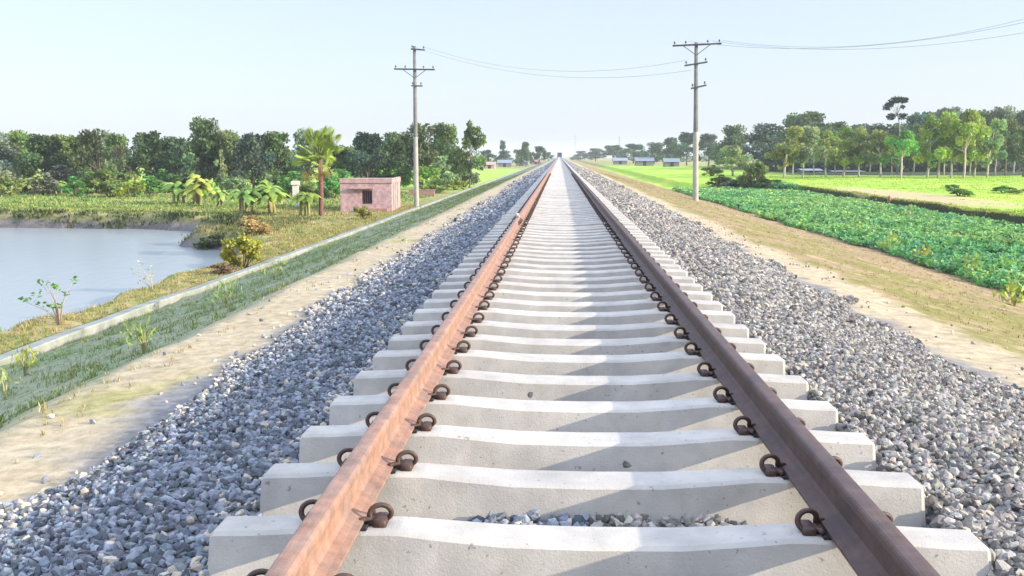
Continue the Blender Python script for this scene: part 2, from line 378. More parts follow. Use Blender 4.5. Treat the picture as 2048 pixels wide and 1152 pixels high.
scatter_grass("bank_grass", [grass_area(-22, -14, 44, 57, 2600, .2, .03, .9, ((.12, .15, .05), (.2, .22, .08), (.3, .27, .12)), 7, lambda x, y: (pond_sd(x, y) > .15)),
    grass_area(-75, -17, 57, 64, 7000, .3, .05, .9, ((.07, .1, .04), (.1, .13, .05), (.16, .19, .06), (.06, .08, .04)), 7, lambda x, y: (pond_sd(x, y) > .1) & (pond_sd(x, y) < 1.1) & (fbm(x * .5, y * .5, 99) > .36)),
    
    grass_area(-11.9, -9.9, 10, 75, 6000, .11, .015, .8, dry, 7),
    grass_area(-22, -9.9, 34, 74, 5200, .14, .025, .8, dry, 7, lambda x, y: (pond_sd(x, y) > 1.1) & (x < -9.95)),
    grass_area(-75, -18, 60.5, 69, 6000, .13, .04, .8, ((.32, .36, .1), (.22, .3, .08), (.4, .38, .15), (.14, .2, .06)), 7, lambda x, y: pond_sd(x, y) > 1.1),
    grass_area(-60, -12, 68, 100, 4500, .2, .05, .8, ((.22, .33, .08), (.13, .23, .06), (.2, .3, .08), (.34, .36, .12)), 6)])
scatter_grass("bund_grass", [grass_area(21.4, 22.2, 20, 100, 2600, .14, .02, .9, ((.06, .1, .03), (.09, .13, .04), (.05, .08, .03)), 6),
    grass_area(22.2, 23, 20, 100, 2200, .12, .02, .8, ((.3, .36, .06), (.22, .28, .06), (.4, .36, .12)), 6),
    grass_area(22.5, 36, 28, 62, 4000, .25, .03, .8, ((.27, .45, .04), (.36, .5, .05), (.2, .33, .03)), 6, lambda x, y: (fbm(x * .4, y * .4, 77) > .47) & (y < 52)),
    grass_area(22.5, 80, 50, 150, 14000, .1, .02, .6, ((.27, .42, .06), (.35, .46, .08)), 5, lambda x, y: ~((x < 28) & (y < 92) & (y > 56) & (fbm(x * .3, y * .3, 95) < .66)))])

def crop():
    n = 19000; y = 12 + (112 - 12) * rng.random(n) ** 1.7; x = rng.uniform(10.75, 21.5, n)
    x = np.round(x / .38) * .38 + rng.normal(0, .11, n); k = (x > 10.7 + .25 * noise(y, y * 0, 8)) & (x < 21.35) & ((y < 97)) & (fbm(x * .8, y * .5, 58) > .3); x, y = x[k], y[k]; n = len(x)
    z = ground_z(x, y); per = 13
    a = (np.arange(per) * 2.4)[None] + rng.uniform(0, 6.28, (n, 1)); el = np.linspace(.15, 1.25, per)[None] + rng.normal(0, .15, (n, per))
    s = (.2 * rng.uniform(.7, 1.25, n) * (1 + np.clip(y - 40, 0, 60) / 90))[:, None] * rng.uniform(.7, 1.1, (n, per))
    d = np.stack([np.cos(a) * np.cos(el), np.sin(a) * np.cos(el), np.sin(el)], -1); side = np.stack([-np.sin(a), np.cos(a), 0 * a], -1)
    o = np.stack([x, y, z + .03], -1)[:, None]
    o = o + np.array([0, 0, 1]) * (rng.uniform(0, .2, (n, per)))[..., None]
    b = d + np.array([0, 0, -.55]) * 0
    p1 = o + d * s[..., None] * .55 + side * s[..., None] * .26; p2 = o + d * s[..., None] * .55 - side * s[..., None] * .26
    tip = o + (d + np.array([0, 0, -.35])) * s[..., None]
    V = np.stack([o + 0 * d, p1, tip, p2], 2).reshape(-1, 3); f = (np.arange(n * per) * 4)[:, None] + np.array([0, 1, 2, 3])
    c = palette(n, (.2, .42, .14), (.13, .32, .12), (.3, .5, .16), (.24, .44, .22))[:, None] * (np.array([1, 1, 1]) + (fbm(x * .3, y * .15, 55) - .5)[:, None] * np.array([1.3, .5, .2]))[:, None] * rng.uniform(.65, 1.45, (n, per, 1))
    tag(link("crop_plants", mesh_np("crop_plants", V, [f], M["grass"], np.repeat(c.reshape(-1, 3), 4, 0))), kind="stuff")
crop()

# ---------------------------------------------------------------- track
def sleeper_mesh(simple=False):
    #            x      z top   half top  half base
    st = [(0, -.028, .098, .13), (.3, -.024, .096, .13), (.52, -.008, .088, .132), (.66, .004, .08, .135), (1.03, .004, .08, .135), (1.17, -.004, .082, .137), (1.3, -.008, .082, .137), (1.315, -.02, .075, .132)]
    st = [(-a, b, c, d) for a, b, c, d in reversed(st[1:])] + st
    V = []; F4 = []
    for x, z, t, b in st:
        c = .012
        V += [(x, -b, -.215), (x, -t - c * .5, z - c), (x, -t + c, z), (x, t - c, z), (x, t + c * .5, z - c), (x, b, -.215)]
    n = 6
    for k in range(len(st) - 1):
        for i in range(n): F4.append((k * n + i, (k + 1) * n + i, (k + 1) * n + (i + 1) % n, k * n + (i + 1) % n))
    m = MB(); e = (len(st) - 1) * n
    m.add(V, (), F4 + [(0, 1, 4, 5), (1, 2, 3, 4), (e + 5, e + 4, e + 1, e), (e + 4, e + 3, e + 2, e + 1)])
    return m
def clip_mesh():                 # coiled spring clip in its cast shoulder; the rail lies towards -x
    m = MB(); t = np.linspace(0, 1, 30)
    a = R(200) - t * R(330); r = .037
    pts = np.stack([.036 + r * np.cos(a), -.03 + .06 * t, .044 + r * np.sin(a) * .95], -1)
    lead = np.array([(-.034, -.052, .024), (-.03, -.045, .028), (-.012, -.036, .03)]); tail = np.array([(pts[-1][0] - .012, .045, .022), (pts[-1][0] - .016, .066, .02)])
    m.tube(np.concatenate([lead, pts, tail]), .0105, 7)
    m.box((.012, -.05, -.006), (.06, .05, .03), .006); m.box((-.018, -.03, -.004), (.014, .03, .024), .004)
    return m
SL = sleeper_mesh().mesh("sleeper", M["concrete"]); CL = clip_mesh().mesh("rail_clip", M["clip"], True)
pm = MB(); pm.box((-.085, -.075, 0), (.085, .075, .011), .002); PAD = pm.mesh("rail_pad", M["pad"])
RX = .855; Y1 = 3.27; PITCH_S = .6
word = "nearest second third fourth fifth sixth seventh eighth ninth tenth eleventh twelfth thirteenth fourteenth fifteenth sixteenth seventeenth eighteenth nineteenth twentieth".split()
for k in range(-1, 299):
    y = Y1 + PITCH_S * k + (rng.normal(0, .008) if k > 3 else 0)
    o = link("sleeper", SL, None, (0, y, rng.normal(0, .004)), (0, 0, rng.normal(0, .002)))
    if k == -1: lab = "pale concrete sleeper cut off by the bottom edge of the photo, dark gravel before it"
    elif k == 0: lab = "nearest whole concrete sleeper across the track, with black stones showing along its far edge"
    elif k < 20: lab = f"{word[k]} pale concrete sleeper under the rails, counting the nearest whole one as first"
    else: lab = "pale concrete sleeper far along the track, beyond the first twenty, closely lined with its neighbours"
    tag(o, lab, "railway sleeper", "concrete sleepers under the two rails")
    if k < 110:
        for sx in (-1, 1):
            for si in (-1, 1):   # outer and inner clip of each rail seat
                x = sx * RX + si * .088
                link("rail_clip", CL, o, (x, 0, .004), (0, 0, 0 if si > 0 else math.pi), (.95, .9, .88))
            if k < 40: link("rail_pad", PAD, o, (sx * RX, 0, .003))
sm = sleeper_mesh(); V0 = np.concatenate(sm.V); F0 = np.concatenate(sm.F4); n = 1150; off = Y1 + PITCH_S * (299 + np.arange(n))
V = (V0[None] + np.stack([0 * off, off, 0 * off], -1)[:, None]).reshape(-1, 3)
tag(link("distant_sleepers", mesh_np("distant_sleepers", V, [(F0[None] + (np.arange(n) * len(V0))[:, None, None]).reshape(-1, 4)], M["concrete"])), kind="stuff")
def rail_mesh(m):
    half = [(.069, 0), (.069, .011), (.047, .017), (.018, .03), (.0085, .045), (.0085, .105), (.014, .121), (.032, .132), (.034, .14), (.034, .156), (.031, .164), (.025, .168), (.012, .1695)]
    P = [(a, b) for a, b in half] + [(-a, b) for a, b in reversed(half)]
    yy = [.6, 5, 12, 25, 60, 150, 400, 870]; n = len(P); V = [(a, y, b) for y in yy for a, b in P]; F4 = []
    for k in range(len(yy) - 1):
        for i in range(n): F4.append((k * n + i, k * n + (i + 1) % n, (k + 1) * n + (i + 1) % n, (k + 1) * n + i))
    m.add(V, (), F4); return m
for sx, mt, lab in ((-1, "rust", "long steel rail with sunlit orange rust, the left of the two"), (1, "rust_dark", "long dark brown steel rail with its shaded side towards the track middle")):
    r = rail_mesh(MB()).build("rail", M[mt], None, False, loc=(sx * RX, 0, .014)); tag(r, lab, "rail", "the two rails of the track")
    j = MB()
    if sx < 0:
        yj = 18.0
        for s2 in (-1, 1):
            j.box((min(s2 * .0095, s2 * .035), yj - .45, .03), (max(s2 * .0095, s2 * .035), yj + .45, .112), .004)
            for q in (-.36, -.22, -.08, .08, .22, .36):
                j.box((min(s2 * .03, s2 * .062), yj + q - .018, .055), (max(s2 * .03, s2 * .062), yj + q + .018, .09), .004)
        j.build("joint_bar", M["rust_dark"], r)
st, f, c = stones(np.array([(0, 0, .02)]), np.array([.045]), np.array([(.6, .57, .5)]))
tag(link("stone", mesh_np("stone", st, [f], M["stone"], c), None, (-RX - .01, 17.6, .2)), "small pale stone lying on top of the orange rail", "stone")
for x, y, zz, lab in ((.17, 4.0, .002, "small dark pebble lying on the edge of the second sleeper"), (-.27, 5.2, .0, "small dark pebble lying on the top of a sleeper nearer the left rail")):
    st, f, c = stones(np.array([(0, 0, 0)]), np.array([.016]), np.array([(.08, .08, .08)])); tag(link("pebble", mesh_np("pebble", st, [f], M["stone"], c), None, (x, y, zz - .012)), lab, "pebble")
# trolley far down the track
t = thing("rail_trolley", "tiny dark vehicle standing on the track where the rails meet", "rail trolley", (0, 520, .185))
b = MB(); b.box((-1.35, -2, .5), (1.35, 2, 1.0), .08); b.box((-1.2, -1.2, 1.0), (1.2, 1.8, 2.7), .12); b.build("body", M["trolley"], t)
b = MB(); b.box((-1.3, -1.4, 2.7), (1.3, 1.95, 2.85), .05); b.build("roof", M["trolley"], t)
for x in (-.55, .55):
    b = MB(); b.box((x - .42, -1.212, 1.6), (x + .42, -1.203, 2.4)); b.build("window", M["dark"], t)
for y in (-1.2, 1.2):
    for s in (-1, 1):
        b = MB(); b.tube([(s * RX - .05, y, .33), (s * RX + .05, y, .33)], .33, 16); b.build("wheel", M["iron"], t)

# ---------------------------------------------------------------- toe wall along the left slope
w = MB(); yy = np.concatenate([np.arange(4, 60, 1.0), np.arange(60, 420, 6.0)]); prof = [(-9.86, -2.85), (-9.86, -2.2), (-9.84, -2.17), (-9.5, -2.13), (-9.48, -2.16), (-9.48, -2.85)]
jig = (fbm(yy * .4, yy * 0, 90) - .5) * .1
V = [(a + jig[k] * .6, y, b + jig[k]) for k, y in enumerate(yy) for a, b in prof]; n = len(prof); F4 = [(k * n + i, k * n + (i + 1) % n, (k + 1) * n + (i + 1) % n, (k + 1) * n + i) for k in range(len(yy) - 1) for i in range(n)]
w.add(V, (), F4); w.add(V[:6], (), [(0, 1, 4, 5), (1, 2, 3, 4)])
tag(w.build("toe_wall", M["kerb"]), "long low pale concrete wall at the foot of the grassy slope beside the pond", "wall")

# ---------------------------------------------------------------- vegetation
def leafquads(P, D, size, aspect=.6):
    """flat diamond leaves at P pointing along D"""
    n = len(P); D = D / (np.linalg.norm(D, axis=1)[:, None] + 1e-9); r = rng.normal(size=(n, 3)); S = np.cross(D, r); S /= np.linalg.norm(S, axis=1)[:, None] + 1e-9
    s = size[:, None]
    V = np.stack([P - D * s * .5, P + S * s * aspect * .5 + D * s * .05, P + D * s * .5, P - S * s * aspect * .5 + D * s * .05], 1).reshape(-1, 3)
    return V, (np.arange(n) * 4)[:, None] + np.array([0, 1, 2, 3])
def crown_mesh(name, centers, radii, nleaf, lsize, tintv=.35):
    centers = np.asarray(centers, float); radii = np.asarray(radii, float); w = radii ** 2; k = rng.choice(len(centers), nleaf, p=w / w.sum())
    d = rng.normal(size=(nleaf, 3)); d /= np.linalg.norm(d, axis=1)[:, None]
    rad = rng.random(nleaf) ** .45
    P = centers[k] + d * (rad * radii[k])[:, None] * np.array([1, 1, .8])
    D = d + rng.normal(0, .7, (nleaf, 3)) + np.array([0, 0, -.2])
    V, f = leafquads(P, D, lsize * rng.uniform(.6, 1.4, nleaf), .75)
    ct = rng.uniform(1 - tintv, 1 + tintv, len(centers)); hue = rng.normal(0, .07, len(centers))
    c = (ct[k] * rng.uniform(.75, 1.25, nleaf))[:, None] * np.stack([1 + hue[k], np.ones(nleaf), 1 - hue[k]], -1)
    return mesh_np(name, V, [f], M["leaf"], np.repeat(c, 4, 0))
def trunk_with_limbs(H0, H1, r0, targets, lean=(0, 0), n=7):
    m = MB(); zs = np.linspace(-.03, H1, 7); ph = rng.uniform(0, 6)
    pts = np.stack([lean[0] * zs + .015 * np.sin(zs * 7 + ph), lean[1] * zs + .015 * np.cos(zs * 6 + ph), zs], -1)
    m.tube(pts, np.linspace(r0 * 1.15, r0 * .35, 7), n)
    for tq in targets:
        tq = np.array(tq); h = rng.uniform(H0, max(H0 + .02, min(H1, tq[2] - .03))); a = np.array([lean[0] * h, lean[1] * h, h])
        mid = (a + tq) / 2 + np.array([0, 0, .04]); m.tube([a, mid, tq], [r0 * .5, r0 * .3, r0 * .12], 5)
    return m
# unit trees: height 1, crown width about 1
def proto_broad(name, z0=.12, nc=34, leaf=.048, nleaf=4200, flat=1.0):
    a = rng.uniform(0, 6.28, nc); r = .36 * rng.random(nc) ** .5; z = z0 + (1 - z0 - .1) * rng.random(nc) ** .8 + .04
    r = r * (1.15 - .75 * ((z - z0) / (1 - z0)) ** 2 * flat)
    c = np.stack([r * np.cos(a), r * np.sin(a), z], -1); rad = rng.uniform(.08, .16, nc)
    c[0] = (rng.normal(0, .08), rng.normal(0, .08), .91); rad[0] = .1
    cr = crown_mesh("crown", c, rad, nleaf, leaf, .45)
    tr = trunk_with_limbs(z0 * .7, .72, .022, c[rng.permutation(nc)[:9]], (rng.normal(0, .04), rng.normal(0, .04))).mesh("trunk", M["bark"], True)
    return tr, cr
def proto_tall(name, z0=.45):
    nc = 20; a = rng.uniform(0, 6.28, nc); z = z0 + (.92 - z0) * rng.random(nc); r = .36 * rng.random(nc) ** .6 * (1.1 - .6 * (z - z0) / (1 - z0))
    lx, ly = rng.normal(0, .05), rng.normal(0, .05)
    c = np.stack([r * np.cos(a) + lx * z, r * np.sin(a) + ly * z, z], -1); rad = rng.uniform(.07, .14, nc)
    c[1] = (lx, ly, .92); rad[1] = .09
    # a few low sprouts
    c = np.concatenate([c, [(.05, 0, z0 * .6), (-.05, .03, z0 * .8)]]); rad = np.concatenate([rad, [.04, .05]])
    return trunk_with_limbs(z0 * .75, .85, .02, c[:9], (lx, ly)).mesh("trunk", M["bark"], True), crown_mesh("crown", c, rad, 3200, .047, .45)
def proto_shrub():
    nc = 16; a = rng.uniform(0, 6.28, nc); r = .38 * rng.random(nc) ** .5; z = .12 + .7 * rng.random(nc) * (1 - r * .8)
    c = np.stack([r * np.cos(a), r * np.sin(a), z], -1); rad = rng.uniform(.1, .19, nc)
    m = MB()
    for q in c[:8]: m.tube([(q[0] * .15, q[1] * .15, -.04), (q[0] * .6, q[1] * .6, q[2] * .6), tuple(q)], [.018, .013, .006], 5)
    return m.mesh("stem", M["bark"], True), crown_mesh("foliage", c, rad, 1300, .085)
def proto_column():
    z = np.linspace(.15, .95, 14); r = .3 * np.sin(np.pi * (z * .8 + .15)) ; a = rng.uniform(0, 6.28, 14)
    c = np.stack([r * .5 * np.cos(a), r * .5 * np.sin(a), z], -1); rad = .13 * (1.1 - .7 * z)
    return trunk_with_limbs(.1, .9, .014, c[:5]).mesh("trunk", M["bark"], True), crown_mesh("crown", c, rad, 900, .06)
def proto_banana():
    m = MB(); st = []
    for k in range(4):
        a = rng.uniform(0, 6.28); b = np.array([.14 * math.cos(a) * (k > 0), .14 * math.sin(a) * (k > 0), 0]); h = rng.uniform(.34, .52) * (1 if k == 0 else .8)
        tp = b + np.array([rng.normal(0, .03), rng.normal(0, .03), h]); m.tube([b - np.array([0, 0, .04]), (b + tp) / 2, tp], [.04, .033, .022], 7); st.append(tp)
    Vs, Fs, Cs, n = [], [], [], 0
    for tp in st:
        for j in range(9):
            a = rng.uniform(0, 6.28); up = rng.uniform(.35, 1.35); L_ = rng.uniform(.38, .58); t = np.linspace(0, 1, 7)
            x = L_ * t * math.cos(up) * 1.1; z = L_ * (t * math.sin(up) - .8 * t ** 2); w = .085 * np.sin(np.pi * np.clip(t * .93 + .07, 0, 1)) ** .6 * (t > .05)
            d = np.array([math.cos(a), math.sin(a), 0]); s = np.array([-math.sin(a), math.cos(a), 0])
            c0 = tp + x[:, None] * d + z[:, None] * np.array([0, 0, 1])
            V = np.concatenate([c0 - w[:, None] * s - np.array([0, 0, 1]) * w[:, None] * .4, c0, c0 + w[:, None] * s - np.array([0, 0, 1]) * w[:, None] * .4])
            f = [(i, i + 1, 8 + i, 7 + i) for i in range(6)] + [(7 + i, 8 + i, 15 + i, 14 + i) for i in range(6)]
            Vs.append(V); Fs.append(np.array(f) + n); n += len(V); Cs.append(np.full((len(V), 3), rng.uniform(.7, 1.25)))
    return m.mesh("stem", M["bark"], True), mesh_np("leaves", np.concatenate(Vs), [np.concatenate(Fs)], M["leaf"], np.concatenate(Cs), True)
def proto_bare():
    m = MB(); ends = []
    def br(p, d, L_, r, lev):
        q = p + d * L_; m.tube([p, (p + q) / 2 + rng.normal(0, .01, 3), q], [r, r * .8, r * .55], 5)
        if lev == 0: ends.append(q); return
        for k in range(3 if lev > 1 else 4):
            nd = d + rng.normal(0, .5, 3) + np.array([0, 0, .15]); nd /= np.linalg.norm(nd); br(p + (q - p) * rng.uniform(.6, 1), nd, L_ * .62, r * .55, lev - 1)
    br(np.array([0, 0, -.02]), np.array([0, 0, 1.0]), .42, .026, 4)
    c = np.array(ends)
    return m.mesh("trunk", M["bark"], True), crown_mesh("twigs", c, np.full(len(c), .05), 1500, .022, .15)
PB = [proto_broad("broad") for _ in range(4)]; PT = [proto_tall("tall", z) for z in (.34, .42, .38, .3)]; PS = [proto_shrub() for _ in range(3)]
PC = proto_column(); PN = [proto_banana() for _ in range(2)]; PX = proto_bare()
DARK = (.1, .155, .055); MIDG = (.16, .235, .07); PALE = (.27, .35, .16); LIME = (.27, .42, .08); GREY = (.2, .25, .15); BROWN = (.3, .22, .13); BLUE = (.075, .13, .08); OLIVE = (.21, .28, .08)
YEL = (.38, .45, .1); GREEN = (.15, .33, .08)
def plant(name, cat, label, proto, px, top, wpx, base=None, Y=None, col=MIDG, bark=(.2, .16, .12), group=None, dz=.9, names=("trunk", "crown")):
    if base is not None: p = drop(px, base)
    else:
        p = at_y(px, 400, Y); p[2] = float(ground_z(p[0], p[1]))
    zt = at_y(px, top, p[1])[2]; H = zt - p[2]; W = wpx * p[1] / F * (1.6 if name == 'plantation_tree' else 1.4 if group == RT else 1.15 if name == 'distant_tree' else 1.45 if cat == 'tree' and names[0] == 'trunk' else 1.25)
    if name == 'banana_plant': H *= 1.3; W = H * .9
    o = thing(name, label, cat, (p[0], p[1], p[2]), 0, group)
    rz = rng.uniform(0, 6.28)
    for me, nm, cc in zip(proto, names, (bark, col)):
        c = link(nm, me, o, (0, 0, 0), (0, 0, rz), (W, W * dz, H)); c.color = (*[v * rng.uniform(.9, 1.1) for v in cc], 1)
    return o
LT = "trees lining the far side of the pond"; RT = "plantation trees behind the rice field"
SN = ("stem", "foliage"); BN = ("stem", "leaves")
T = plant
# left tree line, far row (distance, not base, is given: shrubs hide their feet)
for i, (px, top, w, Y, c, lab) in enumerate([
    (-14, 268, 105, 98, GREY, "greyish green tree cut by the left edge of the photo"),
    (38, 262, 78, 104, MIDG, "round green tree next in from the left edge tree, over yellowish banana plants"),
    (92, 268, 84, 97, DARK, "dark tree above the banana plants, between two greyer green crowns"),
    (148, 268, 80, 100, MIDG, "mid green tree right of the dark crown over the banana row"),
    (196, 262, 84, 96, DARK, "dark tree beside the pale leafless tree on the left tree line"),
    (240, 268, 60, 103, MIDG, "small green tree just right of the pale leafless tree"),
    (304, 262, 84, 99, DARK, "dark bushy tree beside the gap with the thin brown tree"),
    (352, 272, 72, 104, BLUE, "blue dark tree left of the tallest crown of the left tree line"),
    (402, 240, 92, 98, DARK, "tallest dark crown of the left tree line, rising to a point"),
    (452, 262, 84, 101, MIDG, "green tree joined to the right side of the tallest left crown"),
    (508, 266, 80, 97, BLUE, "very dark round tree midway between tallest left crown and palm"),
    (556, 262, 78, 103, DARK, "dark tree just left of the fan palm"),
    (604, 262, 70, 108, GREY, "greyish tree peeping out behind the fan palm"),
    (668, 290, 80, 105, DARK, "low dark tree hidden behind the fan palm crown"),
    (736, 264, 70, 104, BLUE, "dark blue green tree right of the fan palm, above the hut"),
    (792, 262, 70, 108, DARK, "dark tree just left of the left utility pole, behind the hut"),
    (846, 250, 76, 112, DARK, "dark tree standing directly behind the left utility pole"),
    (892, 248, 72, 114, MIDG, "green tree right of the left utility pole, above pale shrubs")]):
    T("broadleaf_tree", "tree", lab, PB[i % 4], px, top, w, None, Y, c, (.12, .1, .09), LT)
T("slender_tree", "tree", "slender tall tree with sky showing through at the right end of left tree line", PT[3], 940, 240, 62, None, 112, MIDG, (.25, .22, .18), LT)
T("bare_tree", "tree", "pale leafless tree rising above the left tree line", PX, 216, 226, 60, None, 112, (.3, .29, .26), (.36, .35, .34))
T("thin_tree", "tree", "thin brownish tree with few leaves in a gap of the left tree line", PX, 264, 262, 62, None, 100, (.3, .25, .14), (.36, .3, .24))
for i, (px, top, w, Y, c, lab) in enumerate([
    (10, 284, 90, 128, BLUE, "dark low tree filling the gap beside the left edge tree"), (66, 286, 80, 126, DARK, "dark low tree filling the gap over the two left banana plants"),
    (122, 288, 80, 130, BLUE, "dark low tree filling the gap right of the dark crown over the banana row"), (174, 284, 80, 127, DARK, "dark low tree filling the gap left of the leafless tree"),
    (226, 290, 80, 131, BLUE, "dark low tree half hidden behind the leafless tree"), (326, 284, 80, 128, BLUE, "dark low tree filling the gap between the bushy tree and tallest left crown"),
    (378, 280, 80, 130, DARK, "dark low tree under the left shoulder of the tallest left crown"), (430, 284, 80, 127, BLUE, "dark low tree behind the pointed columnar tree"),
    (480, 286, 80, 129, DARK, "dark low tree right of the pointed columnar tree"), (532, 284, 80, 126, BLUE, "dark low tree between the very dark round tree and the palm"),
    (700, 292, 70, 128, DARK, "dark low tree just right of the fan palm crown"), (764, 290, 70, 130, BLUE, "dark low tree seen over the hut roof"),
    (818, 288, 66, 132, DARK, "dark low tree touching the left utility pole from the left"), (872, 290, 66, 134, BLUE, "dark low tree right of the left pole, behind pale shrubs")]):
    T("broadleaf_tree", "tree", lab, PB[(i + 1) % 4], px, top, w, None, Y, c, (.1, .09, .08), LT)
# middle row of the left bank
for i, (px, top, w, base, c, lab) in enumerate([
    (30, 318, 80, 386, GREY, "grey green shrub behind the leftmost banana plants"),
    (120, 320, 90, 386, GREY, "pale grey shrub mass below the dark tree by the banana row"),
    (205, 318, 80, 388, MIDG, "green shrub with white stems below the pale leafless tree"),
    (268, 330, 62, 388, OLIVE, "olive shrub below the thin brown tree"),
    (330, 330, 70, 386, GREEN, "bright green shrub left of the reddish crown on far bank"),
    (382, 322, 66, 384, BROWN, "shrub with a reddish brown crown on the far bank"),
    (505, 330, 80, 384, PALE, "pale bleached shrub behind the bright banana clump"),
    (590, 335, 80, 384, GREEN, "green rounded shrub behind the whitish pillar"),
    (560, 345, 50, 384, DARK, "dark hollow shrub between pillar and banana clump"),
    (690, 325, 76, 384, GREEN, "green shrub rising behind the left end of the hut"),
    (740, 322, 70, 378, MIDG, "green shrub behind the middle of the hut roof"),
    (786, 318, 64, 378, GREEN, "bright green shrub behind the right end of the hut"),
    (848, 318, 60, 384, LIME, "lime green shrub right behind the foot of left utility pole"),
    (884, 300, 70, 380, PALE, "tall pale green shrub right of the left utility pole"),
    (924, 312, 60, 374, GREY, "greyish shrub below the slender tall tree"),
    (874, 350, 60, 386, OLIVE, "low olive shrub on the slope edge right of the pole"),
    (910, 352, 46, 380, YEL, "yellowish low shrub at the slope edge below the slender tree"),
    (452, 338, 46, 392, DARK, "dark rounded bush behind the yellowish sapling"),
    (12, 344, 60, 392, OLIVE, "low olive shrub at the left edge, in front of grey green shrub"), (150, 346, 60, 393, GREEN, "low bright shrub between the two right plants of the banana row"),
    (222, 346, 66, 394, OLIVE, "low olive shrub in front of white stemmed green shrub"), (262, 350, 56, 396, YEL, "low yellowish shrub on the bank below the thin brown tree"),
    (300, 344, 64, 394, GREEN, "low green shrub left of the pale lime banana plant"), (412, 348, 50, 396, LIME, "low lime shrub right of the yellow leaved banana plant"),
    (478, 342, 60, 394, PALE, "low pale shrub just left of the bright banana clumps"), (576, 350, 56, 396, GREEN, "low green shrub directly left of the whitish pillar"),
    (616, 352, 50, 398, OLIVE, "low olive shrub between whitish pillar and palm trunk"), (664, 348, 54, 398, GREEN, "low green shrub between palm trunk and hut"),
    (90, 340, 60, 391, GREY, "low greyish shrub behind the second banana plant from the left")]):
    T("shrub", "shrub", lab, PS[i % 3], px, top, w, base, None, c, (.25, .2, .15), "shrubs on the left bank", .9, SN)
T("columnar_tree", "tree", "narrow pale green pointed tree in front of the left tree line", PC, 443, 298, 44, 388, None, PALE, (.3, .27, .22))
for i, (px, top, w, base, c, lab) in enumerate([
    (38, 352, 62, 388, YEL, "leftmost yellowish banana plant on the far pond bank"),
    (72, 350, 62, 389, YEL, "yellowish banana plant second in from the left edge, on the pond bank"),
    (118, 360, 56, 389, LIME, "lime banana plant in the row above the pond's far bank"),
    (170, 360, 56, 389, LIME, "rightmost lime banana plant of the row on the far pond bank"),
    (356, 352, 54, 408, LIME, "pale lime banana plant with a dark hollow beside it"),
    (388, 345, 58, 410, YEL, "yellow leaved banana plant with a white stem on the far bank"),
    (492, 362, 88, 428, LIME, "bright green banana clump at the head of the pond, left one"),
    (540, 356, 88, 426, LIME, "bright green banana clump beside the pillar, right one"),
    (612, 372, 44, 432, LIME, "small leaning banana plant between pillar and fan palm"),
    (436, 376, 40, 414, YEL, "small yellowish banana sapling left of the bright clumps")]):
    T("banana_plant", "banana plant", lab, PN[i % 2], px, top - 12, w, base, None, c, (.3, .28, .14), "banana plants around the pond", 1.0, BN)
for i, (px, top, w, base, c, lab) in enumerate([
    (486, 452, 76, 536, (.38, .4, .06), "yellow green bush overhanging the pond corner"),
    (408, 470, 46, 500, (.1, .14, .05), "dark bush on the mud point in the pond"), (436, 462, 44, 490, (.12, .15, .06), "dark bush where the mud point joins the pond bank"),
    (512, 420, 70, 470, (.42, .32, .12), "tawny dry bush on the bank above the pond corner"),
    (446, 520, 50, 548, BROWN, "small brown bush at the water's edge below the yellow green bush"),
    (726, 402, 34, 440, (.36, .32, .1), "small dry bush in front of the pink hut")]):
    T("bush", "bush", lab, PS[i % 3], px, top, w, base, None, c, (.2, .14, .09), None, .9, SN)
